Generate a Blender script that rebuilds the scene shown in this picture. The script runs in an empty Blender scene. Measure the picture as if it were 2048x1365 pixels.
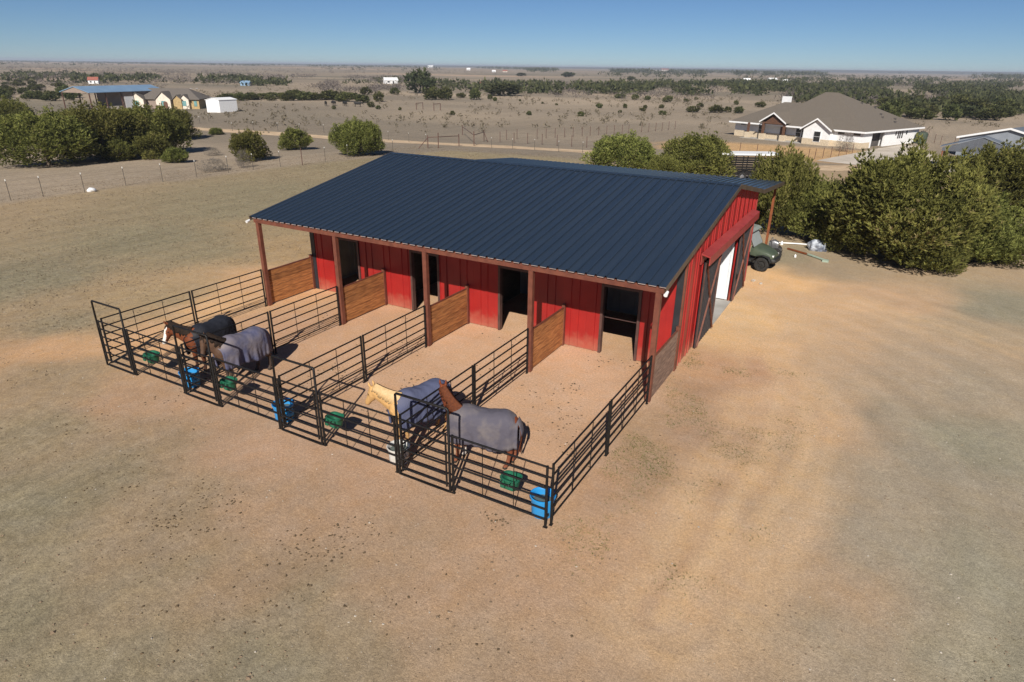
import bpy, bmesh, math, random
import numpy as np
from mathutils import Vector, Matrix

scene = bpy.context.scene
R = math.radians

# ------------------------------------------------------------------ camera
CF, CX, CY, CZ = 1291.5665, 20.72636, -10.13028, 9.06280
YAW, PITCH, ROLL = -0.5115325, 0.4021016, 0.0133567
_fw = Vector((math.sin(YAW)*math.cos(PITCH), math.cos(YAW)*math.cos(PITCH), -math.sin(PITCH)))
_r0 = Vector((math.cos(YAW), -math.sin(YAW), 0)); _u0 = _r0.cross(_fw)
_rt = _r0*math.cos(ROLL) + _u0*math.sin(ROLL); _up = -_r0*math.sin(ROLL) + _u0*math.cos(ROLL)
camd = bpy.data.cameras.new('camera'); cam = bpy.data.objects.new('camera', camd)
scene.collection.objects.link(cam)
camd.sensor_width = 36; camd.lens = CF/2048*36; camd.clip_start = 0.1; camd.clip_end = 40000
cam.matrix_world = Matrix(((_rt.x, _up.x, -_fw.x, CX), (_rt.y, _up.y, -_fw.y, CY), (_rt.z, _up.z, -_fw.z, CZ), (0, 0, 0, 1)))
scene.camera = cam
scene.render.resolution_x, scene.render.resolution_y = 1024, 682

# ------------------------------------------------------------------ sky, sun, exposure
SUN_EL, SUN_AZ = R(35.0), math.atan2(1.13, -2.90)          # azimuth clockwise from +Y
world = bpy.data.worlds.new('World'); scene.world = world; world.use_nodes = True
wn = world.node_tree.nodes; wl = world.node_tree.links
sky = wn.new('ShaderNodeTexSky'); sky.sky_type = 'NISHITA'; sky.sun_disc = False
sky.sun_elevation = SUN_EL; sky.sun_rotation = SUN_AZ
sky.altitude = 3500; sky.air_density = 1.0; sky.dust_density = 0.0; sky.ozone_density = 7.5
bg = wn['Background']; bg.inputs['Strength'].default_value = 0.05
wl.new(sky.outputs[0], bg.inputs['Color'])
sund = bpy.data.lights.new('sun', 'SUN'); sund.energy = 5.0; sund.angle = R(0.53); sund.color = (1.0, 0.945, 0.86)
sun = bpy.data.objects.new('sun', sund); scene.collection.objects.link(sun)
sd = Vector((math.sin(SUN_AZ)*math.cos(SUN_EL), math.cos(SUN_AZ)*math.cos(SUN_EL), math.sin(SUN_EL)))
sun.rotation_euler = sd.to_track_quat('Z', 'Y').to_euler(); sun.location = (30, -40, 60)
vs = scene.view_settings; vs.view_transform = 'Standard'; vs.look = 'None'; vs.gamma = 1; vs.exposure = 0.29
HAZE = 2.0e-4
scene.cycles.use_denoising = True
scene.cycles.max_bounces = 6; scene.cycles.volume_bounces = 0; scene.cycles.transparent_max_bounces = 6

# ------------------------------------------------------------------ helpers
col = scene.collection
WL = {}                                                    # world location of unrotated parents

def sstep(a, b, x):
    t = np.clip((x-a)/(b-a), 0, 1); return t*t*(3-2*t)

def hgt(x, y):                                             # the land drops a little away from the barn
    r = np.hypot(np.asarray(x, float)-8, np.asarray(y, float)-5)
    return -1.6*sstep(40., 95., r)

def gp(px, py, dz=0.0):                                    # ground point seen at a photo position
    d = _rt*((px-1024)/CF) - _up*((py-682.5)/CF) + _fw
    z = 0.0
    for _ in range(25):
        t = (z-CZ)/d.z; x, y = CX+d.x*t, CY+d.y*t
        z = 0.5*z + 0.5*(float(hgt(x, y))+dz)
    return Vector((x, y, z))

class MB:
    def __init__(s): s.v = []; s.f = []
    def add(s, vs, fs):
        o = len(s.v); s.v += [tuple(v) for v in vs]; s.f += [tuple(i+o for i in f) for f in fs]; return s
    def box(s, x0, x1, y0, y1, z0, z1):
        return s.add([(x0,y0,z0),(x1,y0,z0),(x1,y1,z0),(x0,y1,z0),(x0,y0,z1),(x1,y0,z1),(x1,y1,z1),(x0,y1,z1)],
                     [(0,3,2,1),(4,5,6,7),(0,1,5,4),(1,2,6,5),(2,3,7,6),(3,0,4,7)])
    def bar(s, p, q, w, h, up=(0,0,1)):
        p, q, up = Vector(p), Vector(q), Vector(up); t = (q-p).normalized()
        sd_ = t.cross(up)
        if sd_.length < 1e-4: sd_ = t.cross(Vector((1,0,0)))
        sd_.normalize(); u = sd_.cross(t)
        vs = [c + sd_*(a*w/2) + u*(b*h/2) for c in (p, q) for a, b in ((-1,-1),(1,-1),(1,1),(-1,1))]
        return s.add(vs, [(0,1,2,3),(7,6,5,4),(0,4,5,1),(1,5,6,2),(2,6,7,3),(3,7,4,0)])
    def tube(s, pts, r, n=8, ry=None, up=(0,0,1), caps=True):
        pts = [Vector(p) for p in pts]; m = len(pts)
        rr = r if isinstance(r, (list, tuple)) else [r]*m
        r2 = rr if ry is None else (ry if isinstance(ry, (list, tuple)) else [ry]*m)
        vs = []; fs = []; up = Vector(up); last = None
        for i, p in enumerate(pts):
            t = (pts[min(i+1, m-1)] - pts[max(i-1, 0)]).normalized()
            sd_ = up.cross(t)
            if sd_.length < 1e-3: sd_ = last if last is not None else Vector((1,0,0)).cross(t)
            if sd_.length < 1e-3: sd_ = Vector((0,1,0)).cross(t)
            sd_ = sd_.normalized(); last = sd_; u = t.cross(sd_)
            for k in range(n):
                a = 2*math.pi*k/n
                vs.append(p + sd_*(math.cos(a)*rr[i]) + u*(math.sin(a)*r2[i]))
        for i in range(m-1):
            for k in range(n):
                k2 = (k+1) % n
                fs.append((i*n+k, i*n+k2, (i+1)*n+k2, (i+1)*n+k))
        if caps:
            fs.append(tuple(range(n-1, -1, -1))); fs.append(tuple((m-1)*n+k for k in range(n)))
        return s.add(vs, fs)
    def lathe(s, prof, c=(0,0,0), n=24, close=False):
        vs = []; fs = []; m = len(prof)
        for r_, z in prof:
            for k in range(n):
                a = 2*math.pi*k/n; vs.append((c[0]+r_*math.cos(a), c[1]+r_*math.sin(a), c[2]+z))
        for i in range(m-1):
            for k in range(n):
                k2 = (k+1) % n; fs.append((i*n+k, i*n+k2, (i+1)*n+k2, (i+1)*n+k))
        if close: fs.append(tuple(range(n-1, -1, -1))); fs.append(tuple((m-1)*n+k for k in range(n)))
        return s.add(vs, fs)
    def prism(s, poly, ext):                               # polygon of 3-D points pushed along ext
        n = len(poly); e = Vector(ext); poly = [Vector(p) for p in poly]
        return s.add(poly+[p+e for p in poly], [tuple(range(n-1,-1,-1)), tuple(range(n, 2*n))] +
                     [(i, (i+1) % n, (i+1) % n+n, i+n) for i in range(n)])
    def face(s, pts): return s.add(pts, [tuple(range(len(pts)))])
    def mesh(s, name='m', off=(0,0,0), smooth=None):
        me = bpy.data.meshes.new(name)
        ox, oy, oz = off
        me.from_pydata([(x-ox, y-oy, z-oz) for x, y, z in s.v], [], s.f); me.update()
        b = bmesh.new(); b.from_mesh(me); bmesh.ops.recalc_face_normals(b, faces=b.faces); b.to_mesh(me); b.free()
        if smooth is not None:
            me.polygons.foreach_set('use_smooth', [True]*len(me.polygons))
            me.set_sharp_from_angle(angle=R(smooth))
        return me

def tag(o, label=None, cat=None, group=None, kind=None):
    if label: o['label'] = label
    if cat: o['category'] = cat
    if group: o['group'] = group
    if kind: o['kind'] = kind
    return o

def obj(name, me, mat, parent=None, loc=None, smooth=None):
    """link one mesh object; an MB is taken in the coordinates of the unrotated parent's world frame"""
    if isinstance(me, MB):
        off = WL.get(parent.name, (0,0,0)) if parent is not None else (loc or (0,0,0))
        mesh = me.mesh(name, off, smooth); o = bpy.data.objects.new(name, mesh)
        if parent is None and loc is not None: o.location = loc
        if parent is not None: WL[o.name] = WL.get(parent.name, (0,0,0))
    else:
        o = bpy.data.objects.new(name, me)
        if loc is not None:
            w = WL.get(parent.name, (0,0,0)) if parent is not None else (0,0,0)
            o.location = (loc[0]-w[0], loc[1]-w[1], loc[2]-w[2])
    if mat is not None and not o.data.materials: o.data.materials.append(mat)
    col.objects.link(o)
    if parent is not None: o.parent = parent
    return o

def thing(name, label, cat, loc=(0,0,0), rz=0.0, group=None, local=False):
    o = bpy.data.objects.new(name, None); o.empty_display_size = 0.3
    o.location = loc; o.rotation_euler = (0, 0, rz); col.objects.link(o)
    WL[o.name] = (0,0,0) if local else tuple(loc)
    return tag(o, label, cat, group)

def struct(name, me, mat, loc=None):
    return tag(obj(name, me, mat, None, loc), kind='structure')

def copy_tree(o, parent=None):
    c = o.copy(); col.objects.link(c); c.parent = parent
    for ch in list(o.children): copy_tree(ch, c)
    return c

# ------------------------------------------------------------------ materials
def lin(c):
    return tuple(((x/255.)/12.92 if x/255. <= .04045 else ((x/255.+.055)/1.055)**2.4) for x in c)
KX = 1.06
def alb(r, g, b): return tuple(min(.85, v/KX) for v in lin((r, g, b)))

def pm(name, c1, c2=None, scale=4.0, rough=0.6, bump=0.0, bscale=None, metal=0.0, spec=0.4, detail=5.0, lo=.35, hi=.65, stretch=None, obj_var=0.0):
    """procedural material: two colours mixed by noise, optional bump and a small shift for each object"""
    m = bpy.data.materials.new(name); m.use_nodes = True
    nt = m.node_tree; n = nt.nodes; l = nt.links; b = n['Principled BSDF']
    b.inputs['Roughness'].default_value = rough; b.inputs['Metallic'].default_value = metal
    b.inputs['Specular IOR Level'].default_value = spec
    c2 = c2 or tuple(x*.82 for x in c1)
    tc = n.new('ShaderNodeTexCoord'); src = tc.outputs['Object']
    if stretch:
        mp = n.new('ShaderNodeMapping'); mp.inputs['Scale'].default_value = stretch
        l.new(src, mp.inputs['Vector']); src = mp.outputs[0]
    nz = n.new('ShaderNodeTexNoise'); nz.inputs['Scale'].default_value = scale; nz.inputs['Detail'].default_value = detail
    l.new(src, nz.inputs['Vector'])
    rp = n.new('ShaderNodeMapRange'); rp.inputs['From Min'].default_value = lo; rp.inputs['From Max'].default_value = hi
    l.new(nz.outputs['Fac'], rp.inputs['Value'])
    mx = n.new('ShaderNodeMix'); mx.data_type = 'RGBA'
    mx.inputs['A'].default_value = (*c1, 1); mx.inputs['B'].default_value = (*c2, 1)
    l.new(rp.outputs[0], mx.inputs['Factor']); out = mx.outputs['Result']
    if obj_var:
        oi = n.new('ShaderNodeObjectInfo'); mr = n.new('ShaderNodeMapRange')
        mr.inputs['To Min'].default_value = 1-obj_var; mr.inputs['To Max'].default_value = 1+obj_var
        l.new(oi.outputs['Random'], mr.inputs['Value'])
        hs = n.new('ShaderNodeHueSaturation'); l.new(mr.outputs[0], hs.inputs['Value']); l.new(out, hs.inputs['Color']); out = hs.outputs[0]
    l.new(out, b.inputs['Base Color'])
    if bump:
        nb = n.new('ShaderNodeTexNoise'); nb.inputs['Scale'].default_value = bscale or scale*4; nb.inputs['Detail'].default_value = 6
        l.new(src, nb.inputs['Vector'])
        bp = n.new('ShaderNodeBump'); bp.inputs['Strength'].default_value = 1.0; bp.inputs['Distance'].default_value = bump
        l.new(nb.outputs['Fac'], bp.inputs['Height']); l.new(bp.outputs[0], b.inputs['Normal'])
    return m

M = {}
M['black_steel'] = pm('black_steel', (.006,.006,.0065), (.014,.012,.011), 6, .5, spec=.3)
M['red_sheet'] = pm('red_sheet', alb(158,38,35), alb(144,32,31), 1.3, .42, spec=.45, obj_var=.03)
def dust_foot(m, dust=(.40,.25,.16)):
    """dirt splashed up the lowest half metre"""
    n = m.node_tree.nodes; l = m.node_tree.links; b = n['Principled BSDF']; src = b.inputs['Base Color'].links[0].from_socket
    tc = n.new('ShaderNodeTexCoord'); sp = n.new('ShaderNodeSeparateXYZ'); l.new(tc.outputs['Object'], sp.inputs[0])
    nz = n.new('ShaderNodeTexNoise'); nz.inputs['Scale'].default_value = 5; nz.inputs['Detail'].default_value = 6; l.new(tc.outputs['Object'], nz.inputs['Vector'])
    ad = n.new('ShaderNodeMath'); ad.operation = 'MULTIPLY_ADD'; l.new(nz.outputs['Fac'], ad.inputs[0]); ad.inputs[1].default_value = -.7; l.new(sp.outputs['Z'], ad.inputs[2])
    mr = n.new('ShaderNodeMapRange'); mr.inputs[1].default_value = -.30; mr.inputs[2].default_value = .25; mr.inputs[3].default_value = .34; mr.inputs[4].default_value = 0; l.new(ad.outputs[0], mr.inputs[0])
    mx = n.new('ShaderNodeMix'); mx.data_type = 'RGBA'; l.new(mr.outputs[0], mx.inputs['Factor']); l.new(src, mx.inputs['A']); mx.inputs['B'].default_value = (*dust, 1); l.new(mx.outputs['Result'], b.inputs['Base Color'])
dust_foot(M['red_sheet'])
M['red_trim'] = pm('red_trim', alb(160,66,62), alb(146,54,52), 3, .45)
M['brown_steel'] = pm('brown_steel', alb(118,70,54), alb(100,58,46), 5, .5, obj_var=.05)
M['rust_post'] = pm('rust_post', alb(140,78,40), alb(112,60,36), 5, .7)
M['charcoal_sheet'] = pm('charcoal_sheet', (.028,.029,.034), (.02,.02,.024), 2, .42)
M['white_sheet'] = pm('white_sheet', (.72,.74,.76), (.62,.65,.68), 1.5, .4)
M['liner'] = pm('liner', (.30,.31,.31), (.22,.23,.23), 1.5, .6)
M['ceiling_liner'] = pm('ceiling_liner', (.10,.10,.10), (.07,.07,.07), 2, .8)
M['concrete'] = pm('concrete', (.42,.40,.37), (.33,.31,.28), 1.2, .85, .004, 30)
M['cedar_plank'] = pm('cedar_plank', alb(184,126,76), alb(138,90,53), 2.2, .7, .003, 20, stretch=(9,1.2,9), obj_var=.20)
M['grey_plank'] = pm('grey_plank', alb(158,130,112), alb(120,96,82), 2.2, .8, .003, 20, stretch=(9,1.2,9), obj_var=.10)
M['dark_plank'] = pm('dark_plank', (.07,.055,.04), (.045,.036,.028), 2.2, .8, stretch=(9,1.2,9), obj_var=.1)
M['fixture_white'] = pm('fixture_white', (.8,.8,.8), (.7,.7,.7), 3, .4)
# ------------------------------------------------------------------ ground
def _hash(ix, iy, seed):
    h = (ix.astype(np.int64)*374761393 + iy.astype(np.int64)*668265263 + seed*974711) & 0x7fffffff
    h = ((h ^ (h >> 13))*1274126177) & 0x7fffffff
    return ((h ^ (h >> 16)) & 0xffff)/65535.0
def vnoise(x, y, seed=0):
    ix = np.floor(x); iy = np.floor(y); fx = x-ix; fy = y-iy
    ux = fx*fx*(3-2*fx); uy = fy*fy*(3-2*fy)
    a = _hash(ix, iy, seed); b = _hash(ix+1, iy, seed); c = _hash(ix, iy+1, seed); d = _hash(ix+1, iy+1, seed)
    return (a*(1-ux)+b*ux)*(1-uy) + (c*(1-ux)+d*ux)*uy
def fbm(x, y, s, seed=0, o=4):
    t = 0; a = .5; n = 0
    for i in range(o):
        t = t + a*vnoise(x/s, y/s, seed+i*17); n += a; a *= .5; s *= .5
    return t/n

def axis(fine0, fine1, step, lo, hi, g=1.055):
    a = list(np.arange(fine0, fine1+1e-6, step)); s = step
    while a[-1] < hi: s *= g; a.append(a[-1]+s)
    s = step; b = []
    x = fine0
    while x > lo: s *= g; x -= s; b.append(x)
    return np.array(b[::-1]+a)
gx = axis(-6, 30, .16, -9000, 9000); gy = axis(-9, 20, .16, -2500, 12000)
GX, GY = np.meshgrid(gx, gy)

# soil colours sampled by place: (photo position, soil colour as it looks in full sun, dry grass cover)
SOIL = [
 (60,560,(137,128,105),1),(300,480,(140,130,105),1),(480,420,(143,132,106),1),(700,330,(147,133,106),1),(560,390,(143,132,106),1),
 (150,640,(147,134,109),0.9),(60,690,(180,148,115),0.4),(140,690,(198,158,119),0.2),(250,640,(170,146,113),0.6),(330,590,(168,146,113),0.6),
 (430,500,(147,134,107),0.9),(560,500,(170,144,109),0.6),(600,450,(160,140,108),0.7),
 (420,610,(216,174,129),0),(300,690,(214,170,127),0),(560,570,(208,166,125),0),
 (420,770,(184,149,121),0.1),(250,790,(178,146,117),0.3),(100,760,(160,139,111),0.6),(60,860,(149,134,108),0.8),
 (600,660,(192,154,123),0),(650,700,(198,160,128),0),(800,740,(200,162,130),0),(740,720,(198,160,128),0),(930,720,(204,166,134),0),(1050,660,(206,168,135),0),
 (1000,860,(200,162,130),0),(1150,800,(206,168,137),0),(1180,740,(204,166,135),0),(1080,900,(200,162,130),0),(860,810,(198,160,128),0),
 (560,880,(186,152,124),0.1),(700,950,(182,149,122),0.2),(850,1000,(180,147,119),0.2),(980,1060,(178,146,118),0.2),(1100,1100,(184,150,120),0.2),
 (450,900,(174,144,117),0.3),(300,930,(160,138,111),0.6),(180,980,(147,133,108),0.8),(60,1020,(141,131,107),0.9),
 (420,1030,(158,138,112),0.6),(560,1040,(172,144,117),0.4),(640,1010,(182,148,119),0.2),(800,1090,(170,143,116),0.4),(480,1130,(160,136,109),0.5),(600,1190,(152,136,111),0.7),
 (300,1150,(152,136,110),0.7),(120,1180,(141,131,107),0.9),(200,1300,(143,132,108),0.9),(500,1310,(143,133,110),0.8),(720,1260,(156,138,112),0.6),
 (900,1210,(172,145,118),0.3),(1000,1310,(168,144,118),0.4),(1150,1180,(180,148,119),0.2),(1200,1100,(190,154,121),0.2),(1250,1280,(176,148,120),0.3),
 (1230,960,(180,146,117),0.3),(1200,900,(184,149,119),0.3),(1300,880,(168,140,111),0.4),(1350,960,(168,139,112),0.4),(1400,780,(172,140,112),0.3),(1480,740,(183,146,117),0.2),(1380,720,(186,150,115),0.3),
 (1450,860,(170,140,114),0.4),(1480,960,(180,148,118),0.2),(1540,850,(196,162,128),0.1),(1530,950,(202,166,127),0.1),(1480,1080,(198,163,127),0.1),(1420,1180,(188,154,122),0.2),(1500,1180,(188,155,124),0.2),
 (1450,680,(217,177,131),0),(1500,620,(225,186,139),0),(1560,560,(227,184,135),0),(1530,700,(215,176,136),0),(1600,600,(209,174,137),0),(1700,590,(201,167,132),0.1),(1650,670,(199,168,135),0.1),(1800,600,(197,164,131),0.1),
 (1560,780,(207,172,137),0.1),(1650,780,(187,161,132),0.2),(1700,720,(187,160,131),0.2),(1800,720,(177,156,131),0.3),(1780,820,(160,146,125),0.3),(1900,760,(167,152,130),0.4),(1900,650,(175,155,128),0.3),(2000,620,(149,141,120),0.5),
 (1650,950,(168,149,125),0.3),(1750,980,(158,145,125),0.3),(1900,950,(156,145,126),0.4),(2000,900,(152,145,124),0.5),(1620,1100,(180,153,125),0.2),(1700,1180,(178,151,123),0.2),(1800,1100,(160,147,127),0.4),
 (1950,1150,(154,147,126),0.5),(1900,1280,(155,147,125),0.5),(1750,1290,(162,147,125),0.4),(1600,1270,(166,148,124),0.4),(1450,1300,(172,148,122),0.3),(2030,1330,(154,147,125),0.5),
 (2020,480,(157,138,117),0.4),(1600,520,(153,141,117),0.5),(1680,540,(165,146,121),0.4),
 (700,300,(149,136,110),0.9),(900,308,(153,138,109),0.9),(1100,315,(155,140,110),0.9),(1300,330,(156,138,109),0.7),
]
SP = np.array([tuple(gp(a, b))[:2] for a, b, _, _ in SOIL]); SC = np.array([[v/KX for v in lin(c)] for _, _, c, _ in SOIL]); SG = np.array([g for *_, g in SOIL])
DRIVE_C = np.array([v/KX for v in lin((210,176,136))])
DRIVES = [(np.array([tuple(gp(a, b))[:2] for a, b in ((1455,625),(1520,690),(1560,780),(1550,870),(1515,960),(1470,1060),(1420,1150),(1350,1230))]), 1.6, .75),
          (np.array([tuple(gp(a, b))[:2] for a, b in ((1510,560),(1600,585),(1720,610),(1860,650),(2040,720))]), 1.0, .55),
          (np.array([tuple(gp(a, b))[:2] for a, b in ((1560,600),(1630,700),(1650,850),(1640,1000),(1600,1150),(1540,1300))]), .7, .35)]
CX_ARC = (12.0, 4.0)
def soil(x, y):
    """albedo and grass cover of the land at world positions"""
    wx = x + (fbm(x, y, 3.0, 3, 6)-.5)*3.2; wy = y + (fbm(x, y, 3.0, 9, 6)-.5)*3.2
    num = np.zeros((len(x), 3)); g = np.zeros(len(x)); den = np.zeros(len(x))
    for p, c_, gr in zip(SP, SC, SG):
        w = 1.0/((wx-p[0])**2 + (wy-p[1])**2 + .5)**1.8
        num += w[:, None]*c_; g += w*gr; den += w
    c_ = num/den[:, None]; g = g/den
    # worn drive from the side door round to the front, streaked along its length
    for pl, half, amt in DRIVES:
        best = np.full(len(x), 1e9); arc = np.zeros(len(x)); sd_ = np.zeros(len(x)); acc = 0.
        for p, q in zip(pl[:-1], pl[1:]):
            d = q-p; L = np.hypot(*d); t = np.clip(((wx*.35+x*.65-p[0])*d[0]+(wy*.35+y*.65-p[1])*d[1])/L**2, 0, 1)
            ex = wx*.35+x*.65-p[0]-t*d[0]; ey = wy*.35+y*.65-p[1]-t*d[1]; ds = np.hypot(ex, ey); k = ds < best
            best = np.where(k, ds, best); arc = np.where(k, acc+t*L, arc); sd_ = np.where(k, np.sign(ex*d[1]-ey*d[0])*ds, sd_); acc += L
        stk = fbm(arc/9., sd_/.38+50, 1., 71, 4)
        w_ = (1-sstep(half*.25, half*1.25, best))*np.clip(.55+(stk-.5)*2.2, 0, 1)*amt
        c_ = c_ + (DRIVE_C-c_)*w_[:, None]; g = g*(1-w_*.7)
    # arcs left by tyres over the grey side of the yard
    ra = np.hypot(x-CX_ARC[0], y-CX_ARC[1]); th_a = np.arctan2(y-CX_ARC[1], x-CX_ARC[0])
    ta = fbm(ra/.55, th_a*2.0+9, 1., 83, 4); wz = sstep(18.5, 22, x)*(1-sstep(18, 26, y))*(np.hypot(x-8, y-5) < 45)
    c_ = c_*(1+(ta-.5)*.32*wz)[:, None]
    r = np.hypot(x-8, y-5)
    # dry pasture past the mown field and everything far off
    past = np.array([v/KX for v in lin((138,126,110))]); tan = np.array([v/KX for v in lin((166,149,128))]); pale = np.array([v/KX for v in lin((184,158,134))])
    n1 = fbm(x*.45, y, 30., 21); n2 = fbm(x*.5+y*.35, y, 170., 33, 3)
    pc = past + (tan-past)*np.clip((n1-.38)*3.0, 0, 1)[:, None]
    pc = pc + (pale-pc)*(np.clip((n2-.56)*5, 0, 1)*sstep(250, 500, r))[:, None]
    scr = np.array([v/KX for v in lin((112,107,92))]); n3 = fbm(x*.6-y*.25, y, 75., 47, 4); n4 = fbm(x*.3, y, 22., 49, 4)
    pc = pc + (scr-pc)*(np.clip((n3-.55)*5, 0, 1)*.75*sstep(90, 200, r))[:, None]
    pc = pc*(1+(n4-.5)*.30)[:, None]
    # mown field ends along the post-and-wire fence on the left and the track behind
    e1 = -31.0 + (y-14)*.09 - x + (vnoise(x/1.5, y/1.5, 77)-.5)*1.2
    e2 = y - (58 + (-x-30)*.05) + (vnoise(x/2., y/2., 78)-.5)*1.5
    w = np.maximum(sstep(-.3, .6, e1), sstep(-1.5, 1.5, e2)*(x < 3)); w = np.maximum(w, sstep(58, 75, r)*(x > 3))
    yard = np.array([v/KX for v in lin((196,160,116))])
    hx, hy = gp(1560, 305)[:2]
    dyd = np.hypot((x-hx)/20., (y-hy)/12.) + (fbm(x, y, 5, 55)-.5)*.5
    pc = pc + (yard-pc)*(1-sstep(.75, 1.05, dyd))[:, None]
    return c_*(1-w)[:, None] + pc*w[:, None], g*(1-w) + .8*w
fx, fy = GX.ravel(), GY.ravel()
ALB, GRS = soil(fx, fy)
# bare / grassy patchwork near the camera
pt = fbm(fx, fy, .9, 41, 4)
near = np.hypot(fx-10, fy) < 60
dk = np.array([v/KX for v in lin((122,112,88))])
mixw = np.clip((pt-.5)*4, -1, 1)*.15*np.clip(GRS, 0, 1)*near
ALB = ALB*(1-np.abs(mixw)[:, None]) + np.where(mixw[:, None] > 0, dk, ALB*1.22)*np.abs(mixw)[:, None]
RZ = hgt(fx, fy) + (fbm(fx, fy, .5, 6, 2)-.5)*.018*(np.hypot(fx-10, fy) < 45)
far_r = np.hypot(fx-CX, fy-CY)
RZ = RZ + sstep(600, 2500, far_r)*(fbm(fx, fy, 1500., 91, 3)-.5)*9.0
n0, n1 = GX.shape
gm = bpy.data.meshes.new('ground')
idx = np.arange(n0*n1).reshape(n0, n1)
quads = np.stack([idx[:-1, :-1], idx[:-1, 1:], idx[1:, 1:], idx[1:, :-1]], -1).reshape(-1, 4)
gm.vertices.add(n0*n1); gm.vertices.foreach_set('co', np.stack([fx, fy, RZ], -1).ravel())
gm.loops.add(quads.size); gm.loops.foreach_set('vertex_index', quads.ravel())
gm.polygons.add(len(quads)); gm.polygons.foreach_set('loop_start', np.arange(0, quads.size, 4)); gm.polygons.foreach_set('loop_total', np.full(len(quads), 4))
gm.polygons.foreach_set('use_smooth', np.ones(len(quads), bool))
gm.update()
ca = gm.color_attributes.new('soil', 'FLOAT_COLOR', 'POINT')
ca.data.foreach_set('color', np.concatenate([ALB, GRS[:, None]], 1).astype(np.float32).ravel())

def ground_material():
    m = bpy.data.materials.new('soil'); m.use_nodes = True; nt = m.node_tree; n = nt.nodes; l = nt.links; b = n['Principled BSDF']
    b.inputs['Roughness'].default_value = .95; b.inputs['Specular IOR Level'].default_value = .1
    at = n.new('ShaderNodeAttribute'); at.attribute_name = 'soil'
    tc = n.new('ShaderNodeTexCoord')
    def noise(s, d=4, rough=.6, stretch=None):
        z = n.new('ShaderNodeTexNoise'); z.inputs['Scale'].default_value = s; z.inputs['Detail'].default_value = d; z.inputs['Roughness'].default_value = rough
        src = tc.outputs['Object']
        if stretch:
            mp = n.new('ShaderNodeMapping'); mp.inputs['Scale'].default_value = stretch; mp.inputs['Rotation'].default_value = (0, 0, .06); l.new(src, mp.inputs[0]); src = mp.outputs[0]
        l.new(src, z.inputs['Vector']); return z.outputs['Fac']
    def mr(v, a, b_, c, d):
        k = n.new('ShaderNodeMapRange'); k.inputs[1].default_value = a; k.inputs[2].default_value = b_; k.inputs[3].default_value = c; k.inputs[4].default_value = d
        l.new(v, k.inputs[0]); return k.outputs[0]
    def mul(a, b_):
        k = n.new('ShaderNodeMath'); k.operation = 'MULTIPLY'; l.new(a, k.inputs[0])
        if isinstance(b_, float): k.inputs[1].default_value = b_
        else: l.new(b_, k.inputs[1])
        return k.outputs[0]
    fine = mul(mr(noise(44, 2, .8), .3, .7, .74, 1.26), mr(noise(15, 3, .75), .3, .7, .80, 1.20))
    tuft = mul(mr(noise(3.6, 5, .75), .32, .68, .74, 1.26), mr(noise(8.5, 4, .8), .3, .7, .78, 1.22))          # clumps of dry grass
    tm = n.new('ShaderNodeMix'); l.new(at.outputs['Alpha'], tm.inputs['Factor']); tm.inputs['A'].default_value = 1.0; l.new(tuft, tm.inputs['B'])
    mid = mr(noise(.7, 4, .6), .3, .7, .95, 1.05)
    strk_ = mr(noise(1.0, 4, .6, (1.1, .07, 1)), .3, .7, .90, 1.10)
    sm_ = n.new('ShaderNodeMix'); l.new(at.outputs['Alpha'], sm_.inputs['Factor']); sm_.inputs['A'].default_value = 1.0; l.new(strk_, sm_.inputs['B']); strk = sm_.outputs['Result']
    v = mul(mul(mul(fine, tm.outputs['Result']), mid), strk)
    hs = n.new('ShaderNodeHueSaturation'); l.new(at.outputs['Color'], hs.inputs['Color']); l.new(v, hs.inputs['Value'])
    hue = mr(noise(1.9, 4, .6), .3, .7, .92, 1.07); l.new(hue, hs.inputs['Saturation'])
    # pale grit and dark specks
    vo = n.new('ShaderNodeTexVoronoi'); vo.inputs['Scale'].default_value = 14; vo.inputs['Randomness'].default_value = 1; l.new(tc.outputs['Object'], vo.inputs['Vector'])
    spk = mr(vo.outputs['Distance'], .05, .16, 1, 0)
    sel = mr(noise(5.3, 2), .56, .60, 0, 1); sp = mul(spk, sel)
    mx = n.new('ShaderNodeMix'); mx.data_type = 'RGBA'; l.new(mul(sp, .55), mx.inputs['Factor']); l.new(hs.outputs[0], mx.inputs['A']); mx.inputs['B'].default_value = (.52, .46, .38, 1)
    vo2 = n.new('ShaderNodeTexVoronoi'); vo2.inputs['Scale'].default_value = 9; l.new(tc.outputs['Object'], vo2.inputs['Vector'])
    sp2 = mul(mr(vo2.outputs['Distance'], .06, .15, 1, 0), mr(noise(3.1, 2), .58, .62, 0, 1))
    m2 = n.new('ShaderNodeMix'); m2.data_type = 'RGBA'; l.new(mul(sp2, .6), m2.inputs['Factor']); l.new(mx.outputs['Result'], m2.inputs['A']); m2.inputs['B'].default_value = (.09, .075, .055, 1)
    l.new(m2.outputs['Result'], b.inputs['Base Color'])
    bp = n.new('ShaderNodeBump'); bp.inputs['Distance'].default_value = .016; bp.inputs['Strength'].default_value = .9
    l.new(noise(24, 5, .75), bp.inputs['Height']); l.new(bp.outputs[0], b.inputs['Normal'])
    return m
struct('ground', gm, ground_material())

# ------------------------------------------------------------------ barn
NB = 4; WS = 4.0; PY = 6.58; WY = 9.15; BY = 20.3; RY = 15.0; RZ_ = 5.15; EY = 6.42; EZ = 3.61; XL, XR = -.2, 16.2
SL = (RZ_-EZ)/(RY-EY)
LY, LZ = 26.9, 3.66                                        # lean-to eave
BEY = 20.55; BEZ = RZ_-SL*(BEY-RY)
def roofz(y): return EZ+SL*(y-EY) if y <= RY else RZ_-SL*(y-RY)

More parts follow.
